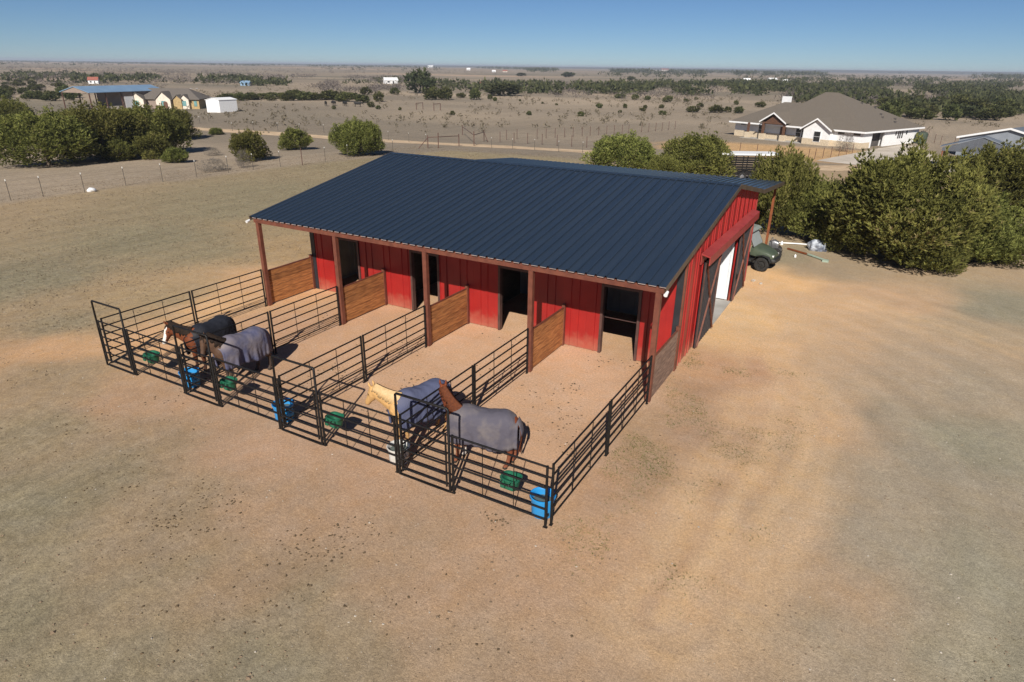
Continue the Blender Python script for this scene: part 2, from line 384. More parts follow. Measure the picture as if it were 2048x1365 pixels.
def roof_mat():
    m = pm('navy_roof', (.0195,.0310,.050), (.025,.037,.056), .8, .30, spec=1.0, stretch=(2.2,.25,1), detail=7)
    return m
M['navy_roof'] = roof_mat()
barn = thing('horse_barn', 'red metal horse barn with navy ribbed roof and open front porch', 'barn', (8, 13, 0))

def rib_profile(u0, u1, pitch=.305, base=.062, top=.026, h=.028, phase=0.0):
    """points (u, height) of ribbed sheet metal between u0 and u1"""
    pts = [(u0, 0)]
    k = math.ceil((u0+base/2+.003-phase)/pitch)
    while phase+k*pitch+base/2 < u1-.003:
        c = phase+k*pitch
        pts += [(c-base/2, 0), (c-top/2, h), (c+top/2, h), (c+base/2, 0)]; k += 1
    return pts+[(u1, 0)]

def roof_sheet_mesh(w, run, rise, th=.006):
    p = rib_profile(0, w, base=.07, top=.042, h=.05, phase=.06); mb = MB()
    n = len(p)
    vs = [(u, t*run, t*rise+h) for t in (0, 1) for u, h in p] + [(u, t*run, t*rise+h-th) for t in (0, 1) for u, h in p]
    fs = []
    for i in range(n-1):
        fs += [(i, i+1, n+i+1, n+i), (2*n+i+1, 2*n+i, 3*n+i, 3*n+i+1), (i, 2*n+i, 2*n+i+1, i+1), (n+i, n+i+1, 3*n+i+1, 3*n+i)]
    mb.add(vs, fs); return mb.mesh('roof_sheet')
roof = MB()                                                # decking and trim under the sheets
for (y0, z0, y1, z1) in ((EY, EZ, RY, RZ_), (BEY, BEZ, RY, RZ_)):
    roof.add([(x, y, z-dz) for dz in (.03, .09) for x, y, z in ((XL+.03, y0+(.2 if y0 < RY else -.02), z0+(.2*SL if y0 < RY else .003)), (XR-.03, y0+(.2 if y0 < RY else -.02), z0+(.2*SL if y0 < RY else .003)), (XR-.03, y1, z1), (XL+.03, y1, z1))],
             [(0,1,2,3),(7,6,5,4),(0,4,5,1),(1,5,6,2),(2,6,7,3),(3,7,4,0)])
roof.add([(x, y, z-dz) for dz in (.03, .09) for x, y, z in ((XL+.03, LY-.03, LZ), (XR-.03, LY-.03, LZ), (XR-.03, BEY+.02, BEZ), (XL+.03, BEY+.02, BEZ))],
         [(0,1,2,3),(7,6,5,4),(0,4,5,1),(1,5,6,2),(2,6,7,3),(3,7,4,0)])
roof_o = obj('roof', roof, M['ceiling_liner'], barn)
ns = 18; sw = (XR-XL)/ns
for (y0, z0, y1, z1) in ((EY, EZ, RY, RZ_), (BEY, BEZ, RY, RZ_), (LY, LZ, BEY+.01, BEZ+.004)):
    me = roof_sheet_mesh(sw-.002, y1-y0, z1-z0); me.materials.append(M['navy_roof'])
    for i in range(ns): obj('roof_sheet', me, None, roof_o, (XL+i*sw, y0, z0))
cap = MB(); cap.prism([(XL, RY-.16, roofz(RY-.16)+.032), (XL, RY, RZ_+.045), (XL, RY+.16, roofz(RY-.16)+.032), (XL, RY+.16, roofz(RY-.16)+.024), (XL, RY, RZ_+.037), (XL, RY-.16, roofz(RY-.16)+.024)], (XR-XL, 0, 0))
obj('ridge_cap', cap, M['navy_roof'], roof_o)
M['eave_glint'] = pm('eave_glint', (.48,.38,.34), (.34,.26,.23), 14, .5)  # pale colour standing in for light caught on the sheet edges
M['bronze_trim'] = pm('bronze_trim', alb(98,84,70), alb(84,72,62), 3, .45)
for x, s in ((XL, -1), (XR, 1)):
    for (y0, y1) in ((EY-.02, RY), (BEY, RY)):
        t = MB(); t.bar((x+s*.012, y0, roofz(y0)-.05), (x+s*.012, y1, roofz(y1)-.05), .022, .17); obj('rake_trim', t, M['bronze_trim'], roof_o)
    t = MB(); t.bar((x+s*.012, BEY+.01, BEZ-.06), (x+s*.012, LY, LZ-.06), .022, .20); obj('rake_trim', t, M['bronze_trim'], roof_o)

def wall_sheets(a, b, zb, ztop, place, mat, parent, name='wall_sheet', pitch=.305, w=.915, h=.034):
    """ribbed sheets from a to b; place(u, out, z) gives the point"""
    k = math.floor(a/w+1e-6)
    while k*w < b-1e-4:
        u0, u1 = max(a, k*w), min(b, (k+1)*w); k += 1
        if u1-u0 < .02: continue
        p = rib_profile(u0, u1-.002, pitch, .066, .036, h); n = len(p); mb = MB()
        vs = []
        for th in (0, -.012):
            for e in (0, 1):
                for u, hh in p: vs.append(place(u, hh+th, ztop(u) if e else (zb(u) if callable(zb) else zb)))
        fs = []
        for i in range(n-1):
            fs += [(i, i+1, n+i+1, n+i), (2*n+i+1, 2*n+i, 3*n+i, 3*n+i+1), (i, 2*n+i, 2*n+i+1, i+1), (n+i, n+i+1, 3*n+i+1, 3*n+i)]
        fs += [(0, n, 3*n, 2*n), (n-1, 3*n-1, 4*n-1, 2*n-1)]
        mb.add(vs, fs); obj(name, mb, mat, parent)
front = lambda u, o, z: (u, WY-o, z)
side = lambda u, o, z: (16.0+o, u, z)
doors = [(1.36+4*i, 2.66+4*i) for i in range(4)]; DT = 2.44
ftop = lambda u: roofz(WY)-.10
edges = [.22] + [v for d in doors for v in d] + [15.78]
for i in range(0, len(edges), 2): wall_sheets(edges[i], edges[i+1], .02, ftop, front, M['red_sheet'], barn)
for a, b in doors: wall_sheets(a, b, DT, ftop, front, M['red_sheet'], barn)
for x0, x1 in ((0, .22), (15.78, 16.0)):
    t = MB().box(x0, x1, WY-.03, WY+.01, 0, roofz(WY)-.1); obj('corner_trim', t, M['charcoal_sheet'], barn)
SD0, SD1, SDT = 13.35, 16.9, 3.12
stop = lambda u: roofz(u)-.10
wall_sheets(WY+.10, SD0, .02, stop, side, M['red_sheet'], barn); wall_sheets(SD1, BY, .02, stop, side, M['red_sheet'], barn)
wall_sheets(SD0, SD1, SDT, stop, side, M['red_sheet'], barn)
obj('corner_trim', MB().box(15.99, 16.05, WY-.04, WY+.10, 0, roofz(WY)-.12), M['brown_steel'], barn)
obj('corner_trim', MB().box(15.97, 16.04, BY-.09, BY+.03, 0, roofz(BY)-.12), M['red_trim'], barn)
wall_sheets(WY, BY, .02, stop, lambda u, o, z: (0-o, u, z), M['red_sheet'], barn)
wall_sheets(.02, 15.96, .02, lambda u: roofz(BY)-.12, lambda u, o, z: (u, BY+o, z), M['red_sheet'], barn)
M['door_trim'] = pm('door_trim', alb(92,66,60), alb(74,54,50), 5, .5)
for a, b in doors:
    t = MB(); t.box(a-.045, a+.045, WY-.055, WY+.12, 0, DT+.05); t.box(b-.045, b+.045, WY-.055, WY+.12, 0, DT+.05); t.box(a+.045, b-.045, WY-.05, WY+.12, DT-.03, DT+.045)
    obj('door_frame', t, M['door_trim'], barn)
# inside: aisle, stall walls, floor
wall_sheets(.05, 15.93, .05, lambda u: 3.9, lambda u, o, z: (u, 17.0-o, z), M['white_sheet'], barn, 'aisle_wall_sheet')
wall_sheets(.05, 15.93, .05, lambda u: 2.4, lambda u, o, z: (u, 13.25-o, z), M['liner'], barn, 'stall_wall_sheet')
for x in (4., 8., 12.):
    for k in range(8):
        obj('stall_plank', MB().box(x-.03, x+.03, WY+.05, 13.15, .03+.28*k, .30+.28*k), M['dark_plank'], barn)
wall_sheets(WY+.05, 13.15, .05, lambda u: 2.0, lambda u, o, z: (.09+o, u, z), M['liner'], barn, 'stall_wall_sheet')
obj('concrete_floor', MB().box(.06, 16.12, 13.3, 16.95, -.1, .035), M['concrete'], barn)
obj('stall_bar', MB().tube([(13.42, WY+.16, 1.28), (14.6, WY+.16, 1.28)], .02), M['door_trim'], barn)
# porch: posts, beam, partitions
for i in range(5):
    x = i*WS + (.03 if i == 0 else (-.03 if i == 4 else 0))
    obj('porch_post', MB().box(x-.075, x+.075, PY-.075, PY+.075, -.05, roofz(PY)-.24), M['brown_steel'], barn)
obj('eave_beam', MB().box(-.12, 16.12, PY-.085, PY+.085, roofz(PY)-.245, roofz(PY)-.065), M['brown_steel'], barn)
for i in range(ns):
    fl_ = MB()  # added pale strips between the ribs, imitating the glint of the sheet edges
    for k in range(3):
        u = XL+i*sw+.06+k*.305+.045; fl_.box(u, min(u+.215, XL+(i+1)*sw-.004), EY+.006, EY+.016, EZ-.026, EZ-.007)
    obj('eave_edge_glint', fl_, M['eave_glint'], roof_o)
obj('rafter_trim', MB().bar((16.08, PY+.1, roofz(PY)-.2), (16.08, WY-.06, roofz(WY)-.2), .06, .16), M['brown_steel'], barn)
for i in range(5):
    x = i*WS; pm_ = M['grey_plank'] if i == 4 else M['cedar_plank']
    part = obj('porch_partition', MB().bar((x, PY+.08, 1.42), (x, WY-.15, 1.42), .06, .035), M['brown_steel'], barn)
    if i == 4: part['label'] = 'weathered grey plank partition on the outer side'
    for k in range(6):
        obj('plank', MB().box(x-.022-.005*(k % 2), x+.022+.004*((k*2+i) % 3), PY+.078, WY-.15, .055+.226*k, .055+.226*k+.208+.006*((k+i) % 2)), pm_, part)
    obj('end_post', MB().box(x-.055, x+.055, WY-.155, WY-.045, -.03, 1.54), M['brown_steel'], part)
for x in (-.24, 16.24):
    f = obj('eave_light', MB().tube([(x, EY+.02, EZ-.12), (x, EY-.16, EZ-.17)], [.038, .055], 12), M['fixture_white'], barn)
# sliding doors on the gable side
def leaf(y0, y1):
    d = obj('sliding_door', MB().box(16.10, 16.13, y0, y1, .06, SDT+.02), M['charcoal_sheet'], barn)
    wall_sheets(y0+.05, y1-.05, .10, lambda u: SDT, lambda u, o, z: (16.134+o, u, z), M['charcoal_sheet'], d, 'door_sheet', pitch=.23)
    for y in (y0+.03, y1-.03): obj('door_stile', MB().box(16.135, 16.175, y-.03, y+.03, .06, SDT+.02), M['door_trim'], d)
    for a, b in (((y0+.06), (y1-.06)), ((y1-.06), (y0+.06))):
        obj('door_brace', MB().bar((16.19 if a < b else 16.198, a, .1), (16.19 if a < b else 16.198, b, SDT-.02), .03, .055, up=(1,0,0)) , M['brown_steel'], d)
    return d
leaf(11.1, 13.38); l2 = leaf(16.88, 19.15)
obj('latch', MB().box(16.17, 16.23, 17.02, 17.06, 1.0, 1.2), M['black_steel'], l2)
obj('door_track_cover', MB().prism([(16.03, 10.8, 3.13+.0), (16.03, 10.8, 3.52), (16.34, 10.8, 3.44), (16.34, 10.8, 3.14), (16.31, 10.8, 3.14), (16.31, 10.8, 3.40), (16.06, 10.8, 3.46), (16.06, 10.8, 3.13)], (0, 8.55, 0)), M['red_trim'], barn)
for x in (.3, 5.4, 10.6, 15.85):
    obj('lean_to_post', MB().box(x-.06, x+.06, 26.55, 26.67, -.1, LZ-.20), M['rust_post'], barn)
obj('lean_to_beam', MB().box(.1, 16.1, 26.54, 26.68, LZ-.20, LZ-.085), M['rust_post'], barn)
# ------------------------------------------------------------------ corral
RAILZ = [.20, .46, .73, 1.0, 1.27, 1.53]
def corral_panel(p, q, label, group='black pipe corral panels'):
    p, q = Vector((*p, 0)), Vector((*q, 0)); d = (q-p); L = d.length; rz = math.atan2(d.y, d.x)
    t = thing('corral_panel', label, 'fence panel', p, rz, group, local=True)
    for z in RAILZ: obj('rail', PANEL_MESH('rail', L), M['black_steel'], t).location = (.05, 0, z)
    for x in (.05, L-.05): obj('upright', PANEL_MESH('upright', 0), M['black_steel'], t).location = (x, 0, 0)
    for x in (L*.34, L*.66): obj('brace', PANEL_MESH('brace', 0), M['black_steel'], t).location = (x, 0, 0)
    return t
_pm = {}
def PANEL_MESH(kind, L):
    k = (kind, round(L, 3))
    if k not in _pm:
        mb = MB()
        if kind == 'rail': mb.tube([(0,0,0), (L-.10, 0, 0)], .0225, 8, up=(0,1,0))
        if kind == 'upright': mb.tube([(0,0,-.03), (0,0,1.55)], .031, 8, up=(0,1,0)); mb.tube([(.045,0,.3),(.045,0,.36)], .018, 6, up=(0,1,0)); mb.box(-.05,.05,-.035,.035,-.03,.012)
        if kind == 'brace': mb.tube([(0,0,.20), (0,0,1.53)], .011, 6, up=(0,1,0))
        _pm[k] = mb.mesh(kind, smooth=50)
    return _pm[k]
ORD = ['first', 'second', 'third', 'fourth', 'fifth']
DIVN = ['on the outer side of the leftmost pen', 'between the first and second pens from left', 'between the second and third pens from left',
        'between the palomino\'s and the rightmost pen', 'on the outer side of the rightmost pen']
for i in range(5):
    x = i*WS
    corral_panel((x, .06), (x, 3.29), 'black pipe panel %s, front half' % DIVN[i])
    corral_panel((x, 3.29), (x, 6.46), 'black pipe panel %s, barn half' % DIVN[i])
for i in range(4):
    x = i*WS
    corral_panel((x+1.52, -.03), (x+3.98, -.03), 'black pipe panel along the front of the %s pen from left' % ORD[i])
    g = thing('walk_through_gate', 'black steel gate in a tall arched frame at the %s pen from the left' % ORD[i], 'gate', (x, -.05, 0), 0, 'walk-through pen gates')
    y = -.05
    obj('arch_frame', MB().tube([(x+.03, y, -.03), (x+.03, y, 2.16), (x+.06, y, 2.19), (x+1.46, y, 2.19), (x+1.49, y, 2.16), (x+1.49, y, -.03)], .030, 8, up=(0,1,0)), M['black_steel'], g, smooth=50)
    obj('ground_bar', MB().box(x+.06, x+1.46, y-.03, y+.03, -.01, .03), M['black_steel'], g)
    for ux in (x+.12, x+1.40): obj('gate_upright', MB().tube([(ux, y, .14), (ux, y, 1.56)], .024, 8, up=(0,1,0)), M['black_steel'], g, smooth=50)
    for z in RAILZ: obj('gate_rail', MB().tube([(x+.12, y, z), (x+1.40, y, z)], .0225, 8, up=(0,0,1)), M['black_steel'], g, smooth=50)
    for z in (.4, 1.35): obj('hinge', MB().box(x+.035, x+.12, y-.02, y+.02, z-.03, z+.03), M['black_steel'], g)
    obj('latch_chain', MB().tube([(x+1.40, y-.03, 1.15), (x+1.45, y-.05, 1.0), (x+1.49, y-.03, 1.13)], .008, 6), M['black_steel'], g)

# ------------------------------------------------------------------ tubs and feeders
M['blue_plastic'] = pm('blue_plastic', (.014,.26,.62), (.03,.22,.48), 5, .42)
M['white_plastic'] = pm('white_plastic', (.62,.61,.58), (.50,.48,.44), 5, .45)
M['green_plastic'] = pm('green_plastic', (.012,.13,.068), (.02,.10,.058), 9, .5)
M['deep_blue_plastic'] = pm('deep_blue_plastic', (.01,.06,.42), (.01,.05,.34), 5, .4)
def water_mat():
    m = bpy.data.materials.new('trough_water'); m.use_nodes = True; b = m.node_tree.nodes['Principled BSDF']
    n = m.node_tree.nodes; nz = n.new('ShaderNodeTexNoise'); nz.inputs['Scale'].default_value = 6
    bp = n.new('ShaderNodeBump'); bp.inputs['Distance'].default_value = .004; m.node_tree.links.new(nz.outputs[0], bp.inputs['Height']); m.node_tree.links.new(bp.outputs[0], b.inputs['Normal'])
    b.inputs['Base Color'].default_value = (.10,.12,.11,1); b.inputs['Roughness'].default_value = .05; b.inputs['IOR'].default_value = 1.33
    return m
M['water'] = water_mat()
def tub(x, y, r, h, mat, label, level, group):
    t = thing('water_tub', label, 'tub', (x, y, 0), 0, group)
    rb = r*.87
    prof = [(.001, .012), (rb, .012), (rb+.004, .03), (r-.012, h-.05), (r, h-.045), (r+.02, h-.03), (r+.02, h), (r+.004, h+.004), (r-.012, h-.01), (r-.03, h-.06), (rb-.012, .03), (.001, .026)]
    obj('tub_body', MB().lathe(prof, (x, y, 0), 28), mat, t, smooth=45)
    rl = rb + (r-rb)*level/h - .016
    obj('water', MB().lathe([(.001, level), (rl, level)], (x, y, 0), 28), M['water'], t)
    hd = MB()
    for s in (-1, 1):
        pts = [(x+s*(r+.01), y+math.sin(a)*.09, h-.06-.16*math.cos(a)*1.0) for a in np.linspace(-1.5, 1.5, 9)]
        hd.tube(pts, .008, 6)
    obj('rope_handle', hd, M['black_steel'], t)
    return t
tub(3.64, .40, .28, .48, M['blue_plastic'], 'blue plastic water tub inside the front corner of the leftmost pen', .30, 'blue water tubs')
tub(7.64, .40, .28, .50, M['blue_plastic'], 'blue plastic water tub inside the front corner of the second pen from the left', .34, 'blue water tubs')
tub(11.66, .38, .27, .44, M['white_plastic'], 'white plastic water tub in front of the palomino horse', .33, None)
tub(15.66, .36, .27, .50, M['blue_plastic'], 'bright blue water tub at the nearest corner of the pens', .33, 'blue water tubs')

def feeder(x, label):
    y = .26; z = .46
    t = thing('hanging_feeder', label, 'feeder', (x, y, z), 0, 'green feeders hooked on the front panels')
    def ring(w, d, zz, n=20):
        out = []
        for k in range(n):
            a = 2*math.pi*k/n; c, s_ = math.cos(a), math.sin(a)
            e = .55
            out.append((x+w*math.copysign(abs(c)**e, c), y+d*math.copysign(abs(s_)**e, s_), zz))
        return out
    rs = [ring(.13, .10, z), ring(.155, .125, z+.02), ring(.205, .165, z+.27), ring(.235, .19, z+.28), ring(.235, .19, z+.31), ring(.19, .15, z+.305), ring(.14, .11, z+.05)]
    mb = MB(); n = 20; mb.v = [p for r_ in rs for p in r_]
    for i in range(len(rs)-1):
        for k in range(n): mb.f.append((i*n+k, i*n+(k+1) % n, (i+1)*n+(k+1) % n, (i+1)*n+k))
    mb.f.append(tuple(range(n))); mb.f.append(tuple(6*n+k for k in range(n)))
    obj('feeder_bowl', mb, M['green_plastic'], t, smooth=40)
    obj('feeder_front', MB().box(x-.16, x-.06, y-.215, y-.165, z+.10, z+.30), M['green_plastic'], t)
    obj('feeder_front', MB().box(x+.06, x+.16, y-.215, y-.165, z+.10, z+.30), M['green_plastic'], t)
    for s in (-.11, .11): obj('hook', MB().tube([(x+s, y-.18, z+.29), (x+s, y-.30, z+.30), (x+s, y-.32, z+.26)], .010, 6, up=(1,0,0)), M['black_steel'], t)
    return t
feeder(2.12, 'green hanging feeder on the front panel of the leftmost pen')
feeder(5.66, 'green hanging feeder below the horse in the second pen from the left')
feeder(9.72, 'green hanging feeder on the front panel of the palomino horse\'s pen')
feeder(14.92, 'green hanging feeder beside the bright blue tub in the rightmost pen')
b_ = thing('hanging_bucket', 'dark blue bucket hanging in the rightmost stall', 'bucket', (14.55, 12.98, 1.2))
obj('bucket_body', MB().lathe([(.001,1.2),(.115,1.2),(.15,1.52),(.16,1.53),(.145,1.53),(.11,1.22),(.001,1.215)], (14.55, 12.98, 0), 20), M['deep_blue_plastic'], b_, smooth=45)
obj('bucket_handle', MB().tube([(14.55+.15*math.cos(a), 12.98, 1.52+.15*math.sin(a)) for a in np.linspace(0, math.pi, 9)], .006, 6, up=(0,1,0)), M['black_steel'], b_)

# ------------------------------------------------------------------ horses
def attr_mat(name, rough=.7, nscale=14, nlo=.82, nhi=1.12, bump=0.0, bscale=30):
    m = bpy.data.materials.new(name); m.use_nodes = True; nt = m.node_tree; n = nt.nodes; l = nt.links; b = n['Principled BSDF']
    b.inputs['Roughness'].default_value = rough; b.inputs['Specular IOR Level'].default_value = .25
    at = n.new('ShaderNodeAttribute'); at.attribute_name = 'coat'; tc = n.new('ShaderNodeTexCoord')
    z = n.new('ShaderNodeTexNoise'); z.inputs['Scale'].default_value = nscale; z.inputs['Detail'].default_value = 4; l.new(tc.outputs['Object'], z.inputs['Vector'])
    mr = n.new('ShaderNodeMapRange'); mr.inputs[1].default_value = .3; mr.inputs[2].default_value = .7; mr.inputs[3].default_value = nlo; mr.inputs[4].default_value = nhi; l.new(z.outputs[0], mr.inputs[0])
    hs = n.new('ShaderNodeHueSaturation'); l.new(mr.outputs[0], hs.inputs['Value']); l.new(at.outputs['Color'], hs.inputs['Color']); l.new(hs.outputs[0], b.inputs['Base Color'])
    if bump:
        zb = n.new('ShaderNodeTexNoise'); zb.inputs['Scale'].default_value = bscale; l.new(tc.outputs['Object'], zb.inputs['Vector'])
        bp = n.new('ShaderNodeBump'); bp.inputs['Distance'].default_value = bump; l.new(zb.outputs[0], bp.inputs['Height']); l.new(bp.outputs[0], b.inputs['Normal'])
    return m
M['coat'] = attr_mat('coat'); 
def rug_mat(name, c, dust, amount):
    m = pm(name, c, dust, 1.9, .88, .03, 6, lo=.52-amount*1.4, hi=.86-amount*.4, detail=5)
    return m
M['mane_dark'] = pm('mane_dark', (.013,.009,.007), (.028,.017,.011), 20, .8, spec=.15)
M['mane_chestnut'] = pm('mane_chestnut', (.13,.040,.016), (.08,.025,.012), 20, .8, spec=.15)
M['mane_pale'] = pm('mane_pale', (.58,.40,.20), (.48,.31,.14), 20, .6)

BODY = [(.76,1.00,.10,.13),(.70,1.02,.18,.24),(.58,1.06,.24,.33),(.42,1.10,.27,.385),(.26,1.125,.275,.40),(.05,1.09,.29,.375),(-.2,1.07,.30,.365),(-.42,1.10,.295,.35),(-.6,1.145,.285,.335),(-.76,1.15,.255,.31),(-.9,1.12,.2,.25),(-.99,1.08,.11,.15)]
def bodyat(x):
    xs = [b[0] for b in BODY][::-1]
    return tuple(np.interp(x, xs, [b[k] for b in BODY][::-1]) for k in (1, 2, 3))

def horse(name_label, loc, rz, poll, muzzle, coat, points, mane_m, rug_m, blaze=None, socks=None, steps=(0,0,0,0), fold=1.0):
    """poll and muzzle in world coordinates; the body stands at loc facing rz"""
    t = thing('horse', name_label, 'horse', loc, rz, 'horses in rugs', local=True)
    c, s = math.cos(-rz), math.sin(-rz)
    def tl(p): x, y = p[0]-loc[0], p[1]-loc[1]; return Vector((x*c-y*s, x*s+y*c, p[2]))
    P_, Mz = tl(poll), tl(muzzle)
    mb = MB()
    mb.tube([(x, 0, z) for x, z, w, h in BODY], [b[2] for b in BODY], 18, ry=[b[3] for b in BODY])
    # neck: bend from the shoulders to the poll
    n0, n1 = Vector((.42, 0, 1.16)), Vector((.66, P_.y*.16, 1.16+.28*(P_.z-1.16)+.04))
    dirh = (Mz-P_).normalized()
    pts = []; 
    for k in range(8):
        q = k/7; a = n0*(1-q)**2 + n1*2*q*(1-q) + (P_+dirh*.05)*q*q; pts.append(a)
    hw = list(np.interp(np.linspace(0,1,8), [0,.3,.7,1], [.21,.17,.13,.11])); hh = list(np.interp(np.linspace(0,1,8), [0,.3,.7,1], [.35,.31,.23,.18]))
    mb.tube(pts, hw, 14, ry=hh)
    # head
    L = .60; side_ = Vector((0,0,1)).cross(dirh); 
    if side_.length < .05: side_ = Vector((0,1,0))
    side_.normalize(); top = dirh.cross(side_)              # towards forehead
    if top.z < 0: top = -top; 
    hp = [P_ - dirh*.05, P_ + dirh*.04, P_+dirh*.16-top*.03, P_+dirh*.28-top*.03, P_+dirh*.40-top*.02, P_+dirh*.50-top*.015, P_+dirh*.57-top*.015, P_+dirh*.61-top*.02]
    mb.tube(hp, [.06,.10,.115,.098,.076,.07,.066,.035], 14, ry=[.08,.125,.155,.13,.098,.084,.078,.04], up=tuple(top))
    for sg in (-1, 1):
        e0 = P_ + side_*(.06*sg) - dirh*.0 + top*.08
        mb.tube([e0, e0+top*.07-dirh*.05+side_*(.015*sg), e0+top*.15-dirh*.11+side_*(.02*sg)], [.032,.036,.008], 8)
        ey = P_ + dirh*.20 + side_*(.088*sg) + top*.035
        mb.tube([ey-dirh*.025, ey, ey+dirh*.025], [.006,.022,.006], 8)
    # legs
    def leg(pts, rs): mb.tube(pts, rs, 12, up=(1,0,0))
    for k, (sy, fx_) in enumerate(((.165, steps[0]), (-.165, steps[1]))):
        leg([(.44,sy*.85,1.05),(.45,sy,.86),(.45+fx_*.3,sy,.66),(.45+fx_*.55,sy,.48),(.44+fx_*.75,sy,.30),(.45+fx_*.9,sy,.17),(.47+fx_,sy,.10),(.50+fx_,sy,.065),(.51+fx_,sy,.0)], [.125,.115,.085,.066,.046,.05,.044,.055,.066])
    for k, (sy, fx_) in enumerate(((.165, steps[2]), (-.165, steps[3]))):
        leg([(-.68,sy*.62,1.14),(-.62,sy,.95),(-.66+fx_*.2,sy,.78),(-.80+fx_*.4,sy,.60),(-.87+fx_*.5,sy,.50),(-.85+fx_*.75,sy,.33),(-.83+fx_*.9,sy,.18),(-.80+fx_,sy,.10),(-.77+fx_,sy,.065),(-.76+fx_,sy,.0)], [.175,.15,.125,.09,.072,.05,.055,.046,.056,.068])
    src = bpy.data.objects.new('tmp', mb.mesh('horse_body')); col.objects.link(src)
    md = src.modifiers.new('r', 'REMESH'); md.mode = 'VOXEL'; md.voxel_size = .022
    sm = src.modifiers.new('s', 'SMOOTH'); sm.factor = .5; sm.iterations = 3
    dg = bpy.context.evaluated_depsgraph_get(); dg.update()
    me = bpy.data.meshes.new_from_object(src.evaluated_get(dg)); bpy.data.objects.remove(src)
    me.polygons.foreach_set('use_smooth', [True]*len(me.polygons))
    co = np.empty(len(me.vertices)*3); me.vertices.foreach_get('co', co); co = co.reshape(-1, 3)
    colr = np.tile(np.array(coat), (len(co), 1))
    lw = np.clip((.62-co[:, 2])/.25, 0, 1)[:, None]; colr = colr*(1-lw) + np.array(points)*lw
    hoof = (co[:, 2] < .06); colr[hoof] = (.03,.025,.02)
    if socks is not None:
        for (lx, sy) in socks:
            k = (co[:, 2] < .30) & (co[:, 2] > .06) & (np.sign(co[:, 1]) == sy) & ((co[:, 0] > 0) == (lx > 0)); colr[k] = (.55,.50,.44)
    rel = co - np.array(P_); al = rel@np.array(dirh); tp = rel@np.array(top); sdv = rel@np.array(side_)
    headk = (al > -.02) & (al < .66) & (np.abs(sdv) < .2) & (np.abs(tp) < .22)
    mz = headk & (al > .50); colr[mz] = colr[mz]*.5 + np.array(points)*.5
    if blaze is not None:
        k = headk & (tp > .02) & (np.abs(sdv) < .045+.02*(al > .3)) & (al > .06); colr[k] = blaze
        k = headk & (al > .50); colr[k] = np.array(blaze)*.85
    ek = headk & (np.abs(al-.20) < .028) & (np.abs(np.abs(sdv)-.095) < .022) & (np.abs(tp-.035) < .03); colr[ek] = (.008,.006,.005)
    a = me.color_attributes.new('coat', 'FLOAT_COLOR', 'POINT'); a.data.foreach_set('color', np.concatenate([colr, np.ones((len(co),1))], 1).astype(np.float32).ravel())
    obj('horse_body', me, M['coat'], t)
    # mane along the crest, forelock
    rnd = random.Random(sum(ord(ch) for ch in name_label)); mn = MB(); NQ = 26
    for k in range(NQ):
        q = .26+.74*k/(NQ-1); a_ = n0*(1-q)**2 + n1*2*q*(1-q) + P_*q*q
        tg = ((n1-n0)*(1-q)+(P_-n1)*q).normalized(); sd_ = Vector((0,0,1)).cross(tg).normalized(); upn = tg.cross(sd_)
        h_ = float(np.interp(q, [0,.3,.7,1], [.35,.31,.23,.18])); w_ = float(np.interp(q, [0,.3,.7,1], [.21,.17,.13,.11])); jt = rnd.uniform(-.02,.02)
        for ang, ex in ((-20, .012), (5, .018), (32, .022), (58, .026), (rnd.uniform(70, 100), .022)):
            an = R(ang); mn.v.append(tuple(a_ + upn*((h_+ex)*math.cos(an)) + sd_*((w_+ex)*math.sin(an)) + tg*(jt*(ang > 20))))
    for k in range(NQ-1):
        for i_ in range(4): mn.f.append((k*5+i_, k*5+i_+1, (k+1)*5+i_+1, (k+1)*5+i_))
    obj('mane', mn, mane_m, t, smooth=30).modifiers.new('solid', 'SOLIDIFY').thickness = .012; mn = MB()
    for k in range(8):
        f0 = P_+top*.10+side_*rnd.uniform(-.04,.04); mn.tube([f0, f0+dirh*.08+top*.02, f0+dirh*.2-top*.0+side_*rnd.uniform(-.03,.03)], [.014,.016,.003], 5)
    obj('forelock', mn, mane_m, t, smooth=60)
    tl_ = MB()
    for k in range(14):
        y = rnd.uniform(-.045,.045); d = rnd.uniform(-.04,.04)
        tl_.tube([(-.96,y*.4,1.28),(-1.06,y*.8,1.18),(-1.09,y+d*.3,.9),(-1.06,y+d,.62),(-1.03+d,y+d,.40+rnd.uniform(-.05,.1))], [.02,.025,.026,.02,.004], 6)
    obj('tail', tl_, mane_m, t, smooth=60)
    # rug
    us = np.linspace(.72, -1.02, 44); vsn = 33; V = []
    for ui, x in enumerate(us):
        zc, w, h = bodyat(min(max(x, -.99), .75)); w = max(w+.045, .30 if -.85 < x < .5 else 0); 
        if x > .5: w = max(w, .245); 
        if x < -.85: w = max(w, .20)
        topz = zc+h+.03
        if x > .45: topz = min(topz, 1.52-(x-.45)*.45) ; topz = max(topz, 1.30)
        if x < -.9: topz = max(topz-.02, 1.30)
        hem = .60 + .05*math.sin(x*5+1.0) + (.10 if x > .5 else 0)*(x-.5)/.2
        for k in range(vsn):
            v = -1 + 2*k/(vsn-1); av = abs(v); sg = 1 if v >= 0 else -1
            if av < .55:
                a_ = av/.55*math.pi/2; y = w*math.sin(a_)**.9; z = zc+.02 + (topz-zc-.02)*math.cos(a_)**.85
            else:
                q = (av-.55)/.45; y = w + .02*q + .030*fold*math.sin(x*15+sg*1.3+q*1.2+1.5*math.sin(x*4))*q + .014*fold*math.sin(x*38+2*sg)*q; z = zc+.02 + (hem-zc-.02)*q
                y -= .03*q*q
            pull = 0
            if x > .45: pull = (x-.45)*.35*max(0, (av-.3))
            V.append((x - pull*.2, sg*y*(1-pull*.35), z + .006*math.sin(x*23+v*9)))
    F = []
